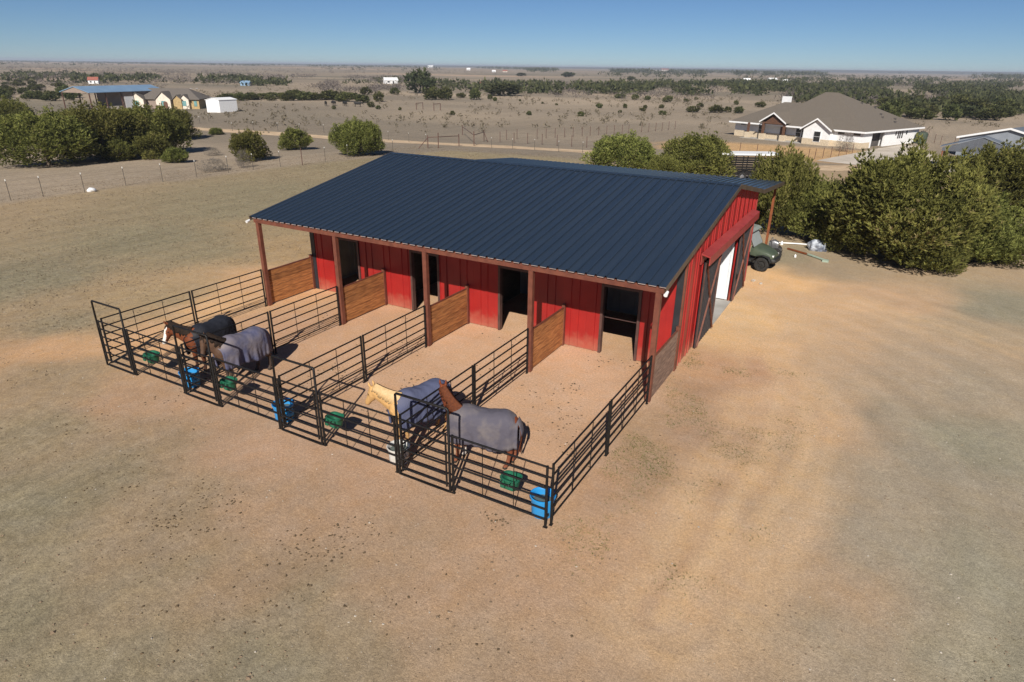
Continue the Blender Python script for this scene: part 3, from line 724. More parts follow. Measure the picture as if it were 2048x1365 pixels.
    for i in range(len(us)-1):
        for k in range(vsn-1):
            i0 = i*vsn+k; F.append((i0, i0+1, i0+vsn+1, i0+vsn))
    rm = MB(); rm.add(V, F)
    rg = obj('rug', rm.mesh('rug', smooth=180), rug_m, t)
    so = rg.modifiers.new('solid', 'SOLIDIFY'); so.thickness = .012; so.offset = 1
    fl = MB(); fv = []
    for i in range(7):
        q = i/6
        for k in range(9):
            v = -1+2*k/8; fv.append((-.985-.13*math.sin(q*1.5)-.02*(1-v*v), v*(.15-.02*q), 1.36-.40*q**1.3-.03*v*v))
    fl.add(fv, [(i*9+k, i*9+k+1, (i+1)*9+k+1, (i+1)*9+k) for i in range(6) for k in range(8)])
    fo = obj('tail_flap', fl.mesh('tail_flap', smooth=180), rug_m, rg); fo.modifiers.new('solid', 'SOLIDIFY').thickness = .012
    st = MB()
    for z in (1.12, 1.0): st.tube([(.66,-.2,z+.03),(.735,-.12,z),(.76,0,z-.01),(.735,.12,z),(.66,.2,z+.03)], .016, 6)
    obj('chest_strap', st, M['black_steel'], rg)
    sc_ = MB().tube([(.1,-.24,.66),(.02,0,.60),(-.1,.24,.66)], .014, 6); obj('belly_strap', sc_, M['black_steel'], rg)
    return t
def heading(dx, dy): return math.atan2(dy, dx)
horse('bay horse with a white blaze in a dark navy rug, leftmost pen', (3.02, 1.62, 0), heading(.16, -.99), (2.12, 1.02, 1.42), (2.10, .70, .90),
      (.15,.042,.015), (.05,.02,.012), M['mane_dark'], rug_mat('navy_rug', (.010,.012,.020), (.06,.055,.05), .0), blaze=(.72,.68,.62))
horse('horse in a dusty purple-grey rug facing the front of the second pen from the left', (4.62, 1.50, 0), heading(-.02, -1), (4.30, .66, 1.66), (4.44, .40, 1.12),
      (.085,.045,.026), (.06,.04,.03), M['mane_dark'], rug_mat('dusty_purple_rug', (.070,.075,.14), (.25,.205,.175), .13), steps=(.08,-.05,-.1,.12), fold=1.5, socks=[(1,1)])
horse('palomino horse with head turned left in a slate blue rug', (11.42, 1.46, 0), heading(-.27, -.96), (10.60, .84, 1.52), (10.28, .86, 1.02),
      (.56,.33,.13), (.42,.24,.10), M['mane_pale'], rug_mat('slate_rug', (.075,.085,.15), (.12,.12,.16), .04))
horse('chestnut horse in a dusty grey rug looking away, rightmost pen', (13.36, 1.36, 0), heading(-.95, -.30), (12.36, 1.34, 1.78), (12.16, 1.80, 1.44),
      (.17,.042,.015), (.20,.07,.035), M['mane_chestnut'], rug_mat('dusty_grey_rug', (.085,.078,.100), (.23,.195,.17), .06), steps=(.05,-.08,.05,-.06), socks=[(1,-1)])
# ------------------------------------------------------------------ vegetation
def leaf_mat(name, dark, light, dry, trans=.22, hue_var=.06):
    m = bpy.data.materials.new(name); m.use_nodes = True; nt = m.node_tree; n = nt.nodes; l = nt.links
    n.remove(n['Principled BSDF']); out = n['Material Output']
    at = n.new('ShaderNodeAttribute'); at.attribute_name = 'leaf'
    cr = n.new('ShaderNodeValToRGB'); e = cr.color_ramp.elements
    e[0].position = 0; e[0].color = (*dark, 1); e[1].position = .8; e[1].color = (*light, 1); k = e.new(1.0); k.color = (*dry, 1)
    l.new(at.outputs['Fac'], cr.inputs['Fac'])
    oi = n.new('ShaderNodeObjectInfo'); mr = n.new('ShaderNodeMapRange'); mr.inputs[3].default_value = .86; mr.inputs[4].default_value = 1.14; l.new(oi.outputs['Random'], mr.inputs[0])
    mh = n.new('ShaderNodeMapRange'); mh.inputs[3].default_value = .5-hue_var*.35; mh.inputs[4].default_value = .5+hue_var*.25; l.new(oi.outputs['Random'], mh.inputs[0])
    hs = n.new('ShaderNodeHueSaturation'); l.new(mr.outputs[0], hs.inputs['Value']); l.new(mh.outputs[0], hs.inputs['Hue']); l.new(cr.outputs[0], hs.inputs['Color'])
    d = n.new('ShaderNodeBsdfDiffuse'); t = n.new('ShaderNodeBsdfTranslucent'); mx = n.new('ShaderNodeMixShader'); mx.inputs[0].default_value = trans
    l.new(hs.outputs[0], d.inputs[0]); l.new(hs.outputs[0], t.inputs[0]); l.new(d.outputs[0], mx.inputs[1]); l.new(t.outputs[0], mx.inputs[2]); l.new(mx.outputs[0], out.inputs['Surface'])
    return m
M['cedar_leaf'] = leaf_mat('cedar_leaf', (.060,.068,.023), (.33,.335,.095), (.34,.28,.14), .32)
M['cedar_far'] = leaf_mat('cedar_far', (.050,.058,.026), (.17,.18,.065), (.19,.17,.08), .3)
M['oak_far'] = leaf_mat('oak_far', (.040,.050,.028), (.125,.138,.062), (.15,.14,.08), .3)
M['bare_brush'] = leaf_mat('bare_brush', (.10,.088,.078), (.20,.175,.155), (.26,.23,.19), .1)
M['scrub'] = leaf_mat('scrub', (.14,.125,.085), (.25,.215,.14), (.28,.24,.16), .3)
M['bark'] = pm('bark', (.12,.09,.065), (.07,.052,.04), 8, .9, .02, 20)
M['dry_grass'] = leaf_mat('dry_grass', (.20,.165,.105), (.42,.35,.22), (.55,.47,.32), .2)
M['mown_grass'] = leaf_mat('mown_grass', (.15,.125,.08), (.33,.27,.175), (.45,.38,.25), .2)
M['weed'] = leaf_mat('weed', (.11,.12,.045), (.22,.235,.085), (.34,.29,.16), .3)

def leaf_mesh(name, pts, dirs, lens, wid, tint, per, cone, seed):
    """per thin triangles round each tip"""
    rg = np.random.default_rng(seed); n = len(pts); N = n*per
    P_ = np.repeat(pts, per, 0); D = np.repeat(dirs, per, 0) + rg.normal(0, cone, (N, 3)); D /= np.linalg.norm(D, axis=1)[:, None]
    Ln = np.repeat(lens, per)*rg.uniform(.55, 1.1, N)
    Sd = np.cross(D, rg.normal(0, 1, (N, 3))); Sd /= np.linalg.norm(Sd, axis=1)[:, None]+1e-9
    base = P_ + D*(Ln*rg.uniform(-.35, .1, N))[:, None]
    Wd = (Ln*wid)[:, None]
    V = np.stack([base-Sd*Wd, base+Sd*Wd, base+D*Ln[:, None]], 1).reshape(-1, 3)
    T = np.repeat(np.clip(np.repeat(tint, per) + rg.normal(0, .08, N), 0, 1), 3)
    me = bpy.data.meshes.new(name); me.vertices.add(len(V)); me.vertices.foreach_set('co', V.ravel())
    me.loops.add(len(V)); me.loops.foreach_set('vertex_index', np.arange(len(V)))
    me.polygons.add(N); me.polygons.foreach_set('loop_start', np.arange(0, len(V), 3)); me.polygons.foreach_set('loop_total', np.full(N, 3)); me.update()
    a = me.attributes.new('leaf', 'FLOAT', 'POINT'); a.data.foreach_set('value', T.astype(np.float32))
    return me

def crown(seed, nspray, spray, per=12, lobes=9, wid=.16, cone=.42, tall=1.0, low=.06, name='crown', spires=14):
    """unit crown: about 1 high, 1 wide, built of lobes filled with leaf sprays"""
    rg = np.random.default_rng(seed)
    C = [(0, 0, .45, .37, .42)]
    for k in range(lobes):
        a = rg.uniform(0, 6.28); z = rg.uniform(.16, .80); rr = .33*(1-.55*max(0, z-.35)/.5)
        C.append((math.cos(a)*rr*rg.uniform(.6, 1.15), math.sin(a)*rr*rg.uniform(.6, 1.15), z, rg.uniform(.11, .20), rg.uniform(.11, .20)))
    for k in range(3): C.append((rg.uniform(-.18, .18), rg.uniform(-.18, .18), .80, .07, .15))
    for k in range(spires):                                # upright shoots all over the outside
        a = rg.uniform(0, 6.28); e = math.acos(rg.uniform(-.25, 1)); q = rg.uniform(.85, 1.1)
        C.append((.38*q*math.sin(e)*math.cos(a), .38*q*math.sin(e)*math.sin(a), .45+.43*q*math.cos(e), rg.uniform(.022, .05), rg.uniform(.08, .20)))
    C = np.array(C); w = C[:, 3]**2*C[:, 4]; w = w**.75; w /= w.sum()
    li = rg.choice(len(C), nspray, p=w); d = rg.normal(0, 1, (nspray, 3)); d /= np.linalg.norm(d, axis=1)[:, None]
    rad = np.where(rg.random(nspray) < .8, rg.uniform(.76, 1.12, nspray), rg.uniform(.3, .85, nspray))
    c = C[li]; pts = c[:, :3] + d*np.stack([c[:, 3], c[:, 3], c[:, 4]], 1)*rad[:, None]
    keep = pts[:, 2] > low*rg.uniform(.4, 1.4, nspray); pts, d, rad, li = pts[keep], d[keep], rad[keep], li[keep]
    pts[:, 2] *= .955/np.percentile(pts[:, 2], 99.7); pts[:, :2] *= .47/np.percentile(np.abs(pts[:, :2]), 98.5); pts[:, 2] *= tall
    dirs = d*.72 + np.array([0, 0, .85]); dirs /= np.linalg.norm(dirs, axis=1)[:, None]
    tint = .14 + .62*rg.random(len(pts))**1.5 + .42*(rg.random(len(C))-.5)[li] + (rg.random(len(pts)) < .03)*.3
    return leaf_mesh(name, pts, dirs, np.full(len(pts), spray)*rg.uniform(.7, 1.3, len(pts)), wid, tint, per, cone, seed+1), C

def trunk_mesh(C, seed, r=.03):
    rg = random.Random(seed); mb = MB(); z0 = .02
    mb.tube([(0,0,-.03), (.01,0,.12), (-.01,.01,.35), (0,0,.62)], [r*1.3, r, r*.75, r*.3], 7)
    for c in C[1:26]:
        b = .06+.35*rg.random(); tip = Vector((c[0], c[1], c[2])); q = Vector((c[0]*.45, c[1]*.45, b+(c[2]-b)*.35))
        mb.tube([(0,0,b), q, tip], [r*.55, r*.38, r*.12], 5)
    return mb.mesh('trunk', smooth=60)
CED = []
for k, (ns_, sp, per) in enumerate([(15000, .034, 9), (15000, .033, 9), (14000, .035, 9), (4600, .056, 9), (4600, .054, 9)]):
    me, C = crown(100+k*7, ns_, sp, per, lobes=[20, 24, 18, 9, 8][k], wid=.16, cone=.36, spires=[90, 100, 80, 30, 28][k]); me.materials.append(M['cedar_leaf'])
    tm = trunk_mesh(C, k); tm.materials.append(M['bark']); CED.append((me, tm))
_rv = random.Random(5)
def proj_y(p):
    d = p-Vector((CX, CY, CZ)); return 682.5-CF*d.dot(_up)/d.dot(_fw)
def cedar(px, py, wpx, hpx, variant, label, group=None, dz=0.0, back=0.0):
    """a cedar whose foot shows at photo position (px, py), as wide and high as it appears there"""
    p = gp(px, py)
    if back:
        v = Vector((p.x-CX, p.y-CY, 0)).normalized(); p = p + v*back; p.z = float(hgt(p.x, p.y))
    dep = (p-Vector((CX, CY, CZ))).dot(_fw); hpx = hpx - ((py - proj_y(p)) if back else 0)
    w = wpx*dep/CF*1.04; h = hpx*dep/CF*1.0
    t = thing('cedar_tree' if h > 2.6 else 'cedar_bush', label, 'tree' if h > 2.6 else 'bush', (p.x, p.y, p.z-.02), 0, group, local=True)
    me, tm = CED[variant]; rz = _rv.uniform(0, 6.28)
    for nm, m_ in (('crown', me), ('trunk', tm)):
        o = obj(nm, m_, None, t); o.scale = (w, w, h); o.rotation_euler = (0, 0, rz)
    return t
LG = 'cedars in the pasture left of the barn'
cedar(100, 332, 180, 104, 0, 'large dark cedar at the front left of the pasture thicket', LG)
cedar(215, 322, 165, 110, 1, 'broad cedar in the middle of the pasture thicket', LG, back=3)
cedar(300, 312, 145, 98, 2, 'tall cedar behind the right of the pasture thicket', LG, back=2.5)
cedar(352, 280, 76, 64, 1, 'cedar at the far right end of the pasture thicket', LG)
cedar(240, 322, 60, 44, 3, 'low rounded cedar bush in front of the thicket', LG)
cedar(308, 318, 66, 50, 4, 'olive cedar bush at the right foot of the thicket', LG)
cedar(354, 326, 46, 32, 3, 'smallest spiky cedar bush in front of the thicket', LG)
cedar(150, 262, 80, 42, 2, 'cedar showing over the back of the thicket', LG)
cedar(30, 262, 78, 62, 0, 'dark cedar at the left edge of the picture', LG)
cedar(2, 285, 50, 50, 1, 'cedar cut off by the left edge of the picture', LG)
cedar(500, 322, 70, 60, 4, 'pointed cedar bush behind the wire fence', LG)
cedar(592, 300, 58, 44, 3, 'round cedar bush midway between the pointed one and the barn roof', LG)
cedar(716, 311, 98, 70, 2, 'dense round cedar just beyond the barn roof corner', LG)
cedar(433, 270, 26, 14, 4, 'tiny cedar seedling beside the track', LG)
cedar(695, 262, 16, 16, 3, 'little cedar showing over the round cedar', LG)
BG = 'cedars behind and beside the barn'
cedar(1245, 352, 128, 82, 0, 'olive cedar left of the pair behind the barn roof', BG)
cedar(1388, 356, 140, 88, 1, 'olive cedar right of the pair behind the barn roof', BG)
cedar(1325, 366, 70, 55, 2, 'yellowish cedar filling the gap behind the barn roof', BG)
cedar(1548, 475, 125, 175, 2, 'tall pointed cedar behind the lean-to post', BG, back=1)
cedar(1622, 492, 130, 140, 1, 'cedar between the lean-to post and the great cedar', BG, back=2)
cedar(1790, 545, 270, 245, 0, 'great cedar at the left of the clump beside the yard', BG, back=2.6)
cedar(1918, 545, 190, 160, 1, 'great cedar at the right of the clump beside the yard', BG, back=2.6)
cedar(1700, 515, 130, 120, 2, 'low dark cedar at the left foot of the clump', BG, back=1.5)
cedar(1840, 548, 140, 95, 2, 'drooping front cedar of the clump by the yard', BG, back=1.4)
cedar(1985, 535, 110, 85, 1, 'outermost right cedar of the clump by the yard', BG, back=1.6)
cedar(1990, 425, 170, 135, 2, 'dark cedar at the right edge behind the clump', BG)
cedar(2050, 430, 70, 110, 0, 'cedar cut off by the right edge of the picture', BG)
# bare shrubs
bme, bC = crown(900, 900, .11, 7, 9, .02, .55, name='twigs'); bme.materials.append(M['bare_brush'])
def bare(px, py, wpx, hpx, label, group='leafless grey shrubs'):
    p = gp(px, py); dep = (p-Vector((CX, CY, CZ))).dot(_fw)
    o = obj('bare_shrub', bme, None); o.location = (p.x, p.y, p.z-.03); w = wpx*dep/CF; o.scale = (w, w, hpx*dep/CF); o.rotation_euler = (0, 0, _rv.uniform(0, 6))
    return tag(o, label, 'shrub', group)
bare(488, 336, 30, 36, 'pale leafless shrub in front of the pointed cedar bush')
bare(425, 343, 60, 26, 'low grey brush against the wire fence')
bare(425, 312, 34, 16, 'thin grey shrub beyond the low brush')

# small bushes dotted over the pastures, mid distance
SM = []
for k in range(5):
    me, C = crown(300+k, 260, .17, 9, 6, .20, .45); me.materials.append(M['cedar_far'] if k < 3 else M['oak_far']); SM.append(me)
rgs = np.random.default_rng(77)
def bush(px, py, wpx, hpx, k, name, label, cat, group):
    p = gp(px, py); dep = (p-Vector((CX, CY, CZ))).dot(_fw)
    o = obj(name, SM[k], None); o.location = (p.x, p.y, p.z-.05); w = wpx*dep/CF; o.scale = (w*1.05, w*1.05, hpx*dep/CF*1.1); o.rotation_euler = (0, 0, float(rgs.uniform(0, 6)))
    return tag(o, label, cat, group)
KEY = [(840,187,58,40,3,'large round evergreen oak standing out on the plain','tree'),(890,200,30,22,1,'dark cedar right of the round oak','tree'),(1008,192,70,22,3,'dark bushy trees in front of the oak line','tree'),
       (950,200,24,20,0,'cedar bush left of the two small bushes on the plain','bush'),(1137,155,26,9,3,'lone wide oak on the far pale plain','tree'),(1262,162,14,8,3,'lone small oak right of the wide one','tree'),
       (1042,153,18,6,4,'pair of dark crowns left of the lone wide oak','tree'),(790,190,18,12,0,'dark bush left of the round oak','bush'),(732,190,22,14,1,'bush by the far white barn','bush')]
for a in KEY: bush(*a[:5], 'oak_tree' if a[6] == 'tree' else 'cedar_bush', a[5], a[6], 'single trees on the plain')
SMALLB = [(757,219,10,7),(742,215,14,10),(800,221,6,6),(905,231,10,8),(1058,231,10,8),(1162,233,13,9),(1200,217,10,9),(1250,217,9,8),(1285,223,12,7),(1290,218,9,7),(1323,217,10,7),(1325,230,15,8),(1386,225,26,11),(1432,226,28,14),(1455,225,16,10),(1477,227,20,12),
          (1372,204,10,6),(1392,200,8,5),(1472,210,9,8),(668,219,8,7),(725,206,30,14),(757,204,20,18),(690,204,30,18),(660,200,40,16),(862,200,30,18),(885,197,20,14),(980,199,10,9),(990,203,8,8),(922,196,18,9),(870,195,26,18),
          (1060,188,12,6),(1115,190,16,8),(1180,190,10,6),(1240,197,22,8),(1270,200,14,10),(1295,201,12,8),(1335,205,18,12),(1400,215,14,8),(1520,215,20,10),(1240,226,8,5),(1195,214,7,5),(1085,208,5,4),(1040,203,5,4),(1113,211,6,4)]
NTH = ['first','second','third','fourth','fifth','sixth','seventh','eighth','ninth','tenth','eleventh','twelfth','thirteenth','fourteenth','fifteenth','sixteenth','seventeenth','eighteenth','nineteenth','twentieth']
NTH += ['twenty-'+w_ for w_ in NTH[:9]] + ['thirtieth'] + ['thirty-'+w_ for w_ in NTH[:9]] + ['fortieth'] + ['forty-'+w_ for w_ in NTH[:9]]
for k, (px, py, w, h) in enumerate(sorted(SMALLB)):
    bush(px, py, w, h, int(rgs.integers(0, 3)), 'cedar_bush', 'small cedar bush on the dry pasture beyond the track, %s from the left' % NTH[k], 'bush', 'small bushes dotted over the pasture')
LPX = rgs.uniform(0, 150, 46); LRK = np.argsort(np.argsort(LPX))
for k in range(46):                                        # left slope behind the pole barn
    px = float(LPX[k]); py = rgs.uniform(158, 205); s = (py-133)/60
    bush(px, py, rgs.uniform(14, 26)*s, rgs.uniform(8, 15)*s, int(rgs.integers(0, 3)), 'cedar_bush', 'cedar bush on the slope left of the pole barn, %s from the left' % NTH[LRK[k]], 'bush', 'cedars on the slope left of the pole barn')
for k in range(24):                                        # hedge of cedars right of the white shed
    px = 455 + k*11 + rgs.uniform(-5, 5)
    bush(px, rgs.uniform(196, 203), rgs.uniform(16, 34), rgs.uniform(9, 17), int(rgs.integers(0, 3)), 'cedar_bush', 'cedar in the low hedge right of the white shed, %s from its left end' % NTH[k], 'bush', 'hedge of cedars beyond the white shed')
RPX = rgs.uniform(1770, 2048, 44); RRK = np.argsort(np.argsort(RPX))
for k in range(44):                                        # pasture right of the white house
    px = float(RPX[k]); py = rgs.uniform(205, 242); s = (py-140)/70
    bush(px, py, rgs.uniform(18, 40)*s, rgs.uniform(10, 22)*s, int(rgs.integers(0, 4)), 'cedar_bush', 'cedar at the woods edge right of the white house, %s from the left' % NTH[RRK[k]], 'bush', 'cedars right of the white house')

# far woods: too many to count
def woods(name, label, bands, mat, seed, per=16, size=(2.5, 5.5), aspect=.75, cone=.9, wid=.33, cap=9000):
    rg = np.random.default_rng(seed); P_ = []; S_ = []
    for (x0, x1, y0, y1, n, sc) in bands:
        for _ in range(n):
            px = rg.uniform(x0, x1); hz_ = 119.5+px*.01336
            py = hz_ + math.exp(rg.uniform(math.log(max(y0, 2.)), math.log(y1)))
            if vnoise(np.array([px/60.]), np.array([py/9.]), seed)[0] < .36: continue
            p = gp(px, py); P_.append(tuple(p)); S_.append(rg.uniform(*size)*sc)
    P_ = np.array(P_); S_ = np.array(S_); k = 9
    off = rg.normal(0, 1, (len(P_), k, 3)); off /= np.linalg.norm(off, axis=2)[:, :, None]; off *= rg.uniform(.5, 1., (len(P_), k, 1))
    pts = (P_[:, None, :] + off*S_[:, None, None]*np.array([.55, .55, .42*aspect]) + S_[:, None, None]*np.array([0, 0, .42*aspect])).reshape(-1, 3)
    dirs = (off*.8 + np.array([0, 0, .4])).reshape(-1, 3); dirs /= np.linalg.norm(dirs, axis=1)[:, None]
    me = leaf_mesh(name, pts, dirs, np.repeat(S_*.36, k), wid, rg.random(len(pts))*.8, max(2, per//k), cone, seed+3); me.materials.append(mat)
    return tag(obj(name, me, None), label, 'woods', kind='stuff')
WB = [(960,1420,36,54,560,1.1),(1330,1560,32,52,300,1.1),(1230,2048,28,44,640,1.1),(1560,2048,42,70,800,1.0),(1560,2048,18,44,900,1.1),(1850,2048,60,85,240,1.0),
      (150,330,30,45,170,1.1),(330,500,30,43,150,1.0),(480,650,32,46,240,1.0),(0,150,26,46,170,.9),(640,800,28,40,120,.9),(860,1000,36,52,90,1.),(1200,2048,10,20,420,1.3),(1420,1560,24,34,120,1.)]
woods('distant_woods', 'dark evergreen woods in belts across the far plain', WB, M['oak_far'], 11, 18)
GB = [(0,500,16,44,1500,.9),(0,330,44,70,160,.7),(500,860,24,48,1100,.9),(860,1300,30,50,520,.8),(640,800,34,58,420,1.0),(1560,2048,26,66,1300,1.0),(1100,1500,36,62,420,.8),(0,2048,8,20,900,1.2)]
woods('distant_bare_brush', 'grey leafless brush filling the far hollows', GB, M['bare_brush'], 23, 18, (2.2, 4.6), .7, .9, .10)
SB = [(0,2048,60,125,1100,1.),(0,2048,28,70,2600,1.),(0,1000,95,140,220,.8)]
woods('low_scrub', 'low dry scrub speckling the pastures', SB, M['scrub'], 41, 18, (.5, 1.5), .8, .9, .3)
LB = [(0,420,2.2,6,1100,1.5),(0,330,6,12,100,1.2),(420,1100,2.5,8,900,1.5),(900,2048,2.2,12,3600,1.7),(600,860,8,16,80,1.),(560,1000,9,14,60,1.0)]
woods('horizon_treeline', 'thin dark treeline along the horizon', LB, M['oak_far'], 31, 18, (4, 8), .8)

# ground litter: dry grass, weeds, pebbles, droppings
def scatter(n, x0, x1, y0, y1, seed, dens):
    rg = np.random.default_rng(seed); x = rg.uniform(x0, x1, n); y = rg.uniform(y0, y1, n)
    k = rg.random(n) < dens(x, y); return x[k], y[k], rg
def soil_grass(x, y): return soil(x, y)[1]
x, y, rg = scatter(60000, -14, 34, -8.5, 14, 501, lambda x, y: np.clip(soil_grass(x, y)*np.clip((fbm(x, y, .8, 61)-.45)*4.5, 0, 1)*.8+.05, 0, 1)*~((x > -.2) & (x < 16.6) & (y > -.3) & (y < 21)))
pts = np.stack([x, y, np.full(len(x), -.004)], 1); d = rg.normal(0, 1, (len(x), 3)); d[:, 2] = np.abs(d[:, 2])*.35+.10; d /= np.linalg.norm(d, axis=1)[:, None]
me = leaf_mesh('dry_grass', pts, d, rg.uniform(.035, .085, len(x)), .11, .2+.6*rg.random(len(x)), 2, .5, 502); me.materials.append(M['dry_grass'])
tag(obj('dry_grass', me, None), 'short dry grass and straw over the bare ground', 'grass', kind='stuff')
x, y, rg = scatter(60000, 16.1, 20.6, -1.5, 11, 511, lambda x, y: np.clip((fbm(x, y, 1.0, 63)-.45)*3.4, 0, .8)*sstep(-1.5, .5, y)*sstep(20.8, 18.4, x + (y-5)*.0)*.9)
pts = np.stack([x, y, np.full(len(x), -.004)], 1); d = rg.normal(0, 1, (len(x), 3)); d[:, 2] = np.abs(d[:, 2])*.4+.2; d /= np.linalg.norm(d, axis=1)[:, None]
me = leaf_mesh('weeds', pts, d, rg.uniform(.03, .07, len(x)), .12, rg.random(len(x))**1.3, 3, .6, 512); me.materials.append(M['weed'])
tag(obj('weeds', me, None), 'sparse green weeds growing beside the right-hand fence', 'weeds', kind='stuff')

def lumps(name, label, cat, xs, ys, sizes, mat, seed, flat=.6):
    rg = np.random.default_rng(seed); n = len(xs)
    b = np.array([(1,0,0),(-1,0,0),(0,1,0),(0,-1,0),(0,0,1),(0,0,-.4)], float)
    F = np.array([(0,2,4),(2,1,4),(1,3,4),(3,0,4),(2,0,5),(1,2,5),(3,1,5),(0,3,5)])
    V = b[None]*rg.uniform(.6, 1.3, (n, 6, 1))*sizes[:, None, None]*np.array([1, 1, flat]); a = rg.uniform(0, 6.28, n); c, s = np.cos(a), np.sin(a)
    X = V[:, :, 0]*c[:, None]-V[:, :, 1]*s[:, None]+xs[:, None]; Y = V[:, :, 0]*s[:, None]+V[:, :, 1]*c[:, None]+ys[:, None]; Z = V[:, :, 2]+.004
    mb = bpy.data.meshes.new(name); mb.from_pydata(np.stack([X, Y, Z], -1).reshape(-1, 3).tolist(), [], (F[None]+6*np.arange(n)[:, None, None]).reshape(-1, 3).tolist()); mb.update(); mb.materials.append(mat)
    return tag(obj(name, mb, None), label, cat, kind='stuff')
M['clod'] = pm('clod', (.24,.17,.11), (.16,.115,.075), 9, .95)
M['pebble'] = pm('pebble', (.50,.45,.38), (.36,.31,.25), 3, .9)
M['dung'] = pm('dung', (.085,.058,.032), (.13,.09,.05), 12, .95)
x, y, rg = scatter(14000, -12, 32, -8.8, 16, 521, lambda x, y: .25+.75*(fbm(x, y, 2.5, 65) > .52)*~((x > 0) & (x < 16) & (y > 0)))
lumps('pebbles', 'scattered pale limestone pebbles', 'pebbles', x, y, rg.uniform(.004, .013, len(x))+.016*(rg.random(len(x)) < .04), M['pebble'], 522)
x, y, rg = scatter(9000, -12, 30, -8.8, 6, 523, lambda x, y: np.clip((fbm(x, y, 1.6, 69)-.50)*5, 0, 1)*~((x > -.2) & (x < 16.4) & (y > -.3)))
lumps('soil_clods', 'small brown clods of soil strewn over the yard', 'clods', x, y, rg.uniform(.010, .032, len(x))+.03*(rg.random(len(x)) < .02), M['clod'], 524)
cx_ = []; cy_ = []; rg = np.random.default_rng(531)
for (cx, cy, n, s) in [(6.6,3.4,34,.35),(9.6,4.0,46,.55),(10.2,3.2,26,.4),(13.6,6.2,22,.28),(14.2,4.9,16,.4),(14.6,3.9,60,.75),(15.2,3.0,26,.4),(12.9,5.2,24,.7),(5.6,8.2,10,.2),(3.2,6.8,14,.35),(7.3,5.9,26,.55),(7.0,2.2,26,.5),
                       (14.9,-.35,24,.17),(11,-4.5,24,1.2),(18,-4,16,1.2),(14.1,8.8,26,.5),(10.0,8.6,14,.4),(11.1,5.6,18,.7),(1.0,4.0,20,.7),(9.2,1.9,14,.4)]+[(*tuple(gp(a_, b_))[:2], n_, s_) for a_, b_, n_, s_ in ((620,1095,60,.45),(700,1065,40,.4),(380,1030,60,.6),(440,1000,40,.5),(250,950,50,.7),(330,1060,40,.5),(560,1190,24,.6),(760,1180,20,.6),(480,1260,24,.8),(900,1260,16,.8),(150,840,36,.8),(340,800,18,.4))]:
    cx_ += list(cx+rg.normal(0, s, n)); cy_ += list(cy+rg.normal(0, s*.7, n))
cx_ = np.array(cx_); cy_ = np.array(cy_)
lumps('horse_droppings', 'dark horse droppings scattered in the pens', 'droppings', cx_, cy_, rg.uniform(.012, .042, len(cx_))*np.where(cy_ < -.3, .9, 1.0), M['dung'], 532)

x, y, rg = scatter(170000, -36, -.6, -6, 62, 541, lambda x, y: np.clip((fbm(x, y, .8, 67)-.35)*3, 0, 1)*(soil_grass(x, y) > .55)*.8)
pts = np.stack([x, y, hgt(x, y)-.004], 1); d = rg.normal(0, 1, (len(x), 3)); d[:, 2] = np.abs(d[:, 2])*.5+.25; d /= np.linalg.norm(d, axis=1)[:, None]
me = leaf_mesh('mown_grass', pts, d, rg.uniform(.05, .13, len(x)), .16, .1+.8*rg.random(len(x)), 2, .5, 542); me.materials.append(M['mown_grass'])
tag(obj('mown_grass', me, None), 'mown dry grass stubble of the field left of the barn', 'grass', kind='stuff')
# wooded ridge on the skyline
rgh = np.random.default_rng(8); hv = []; hf = []; N_ = 260
for i in range(N_):
    px = -100 + 2300*i/(N_-1); az = math.atan2(float((_rt*((px-1024)/CF)+_fw*1.0).x), float((_rt*((px-1024)/CF)+_fw*1.0).y))
    up_ = float(np.interp(px, [-100, 300, 700, 1100, 1600, 2200], [6, 5, 7, 10, 14, 15])) + 3.0*float(fbm(np.array([px*1.0]), np.array([3.0]), 90., 5, 4)[0]-.5) + rgh.uniform(-.5, .5)
    for r_, z_ in ((5000, -8), (5250, up_*.55), (5600, up_), (6100, up_*.7), (6700, -8)): hv.append((CX+math.sin(az)*r_, CY+math.cos(az)*r_, z_))
for i in range(N_-1):
    for k in range(4): hf.append((i*5+k, i*5+k+1, (i+1)*5+k+1, (i+1)*5+k))
hm = MB(); hm.add(hv, hf); struct('hills', hm, pm('wooded_hill', (.055,.062,.042), (.09,.085,.062), .004, .95, detail=8))
# ------------------------------------------------------------------ track, drive, fences
def hp(px, py, z):                                         # point at height z seen at a photo position
    d = _rt*((px-1024)/CF) - _up*((py-682.5)/CF) + _fw; t = (z-CZ)/d.z
    return Vector((CX+d.x*t, CY+d.y*t, z))
def hz(x, y): return float(hgt(x, y))
def ribbon(name, pts, w, mat, dz):
    """a strip of road laid over the land along pts"""
    P_ = []
    for i in range(len(pts)-1):
        for q in np.linspace(0, 1, 9)[:-1]: P_.append(pts[i].lerp(pts[i+1], q))
    P_.append(pts[-1]); mb = MB(); rr = random.Random(3)
    wid = [w*(1+.12*math.sin(i*.7)+rr.uniform(-.06, .06))/2 for i in range(len(P_))]
    n = 5
    for i, p in enumerate(P_):
        t = (P_[min(i+1, len(P_)-1)]-P_[max(i-1, 0)]); t.z = 0; t.normalize(); s_ = Vector((-t.y, t.x, 0))
        for k in range(n):
            v = p + s_*wid[i]*(k/(n-1)*2-1); mb.v.append((v.x, v.y, hz(v.x, v.y)+dz))
    for i in range(len(P_)-1):
        for k in range(n-1): mb.f.append((i*n+k, i*n+k+1, (i+1)*n+k+1, (i+1)*n+k))
    return struct(name, mb, mat)
M['caliche'] = pm('caliche', alb(212,186,152), alb(186,158,126), .8, .95, .02, 8)
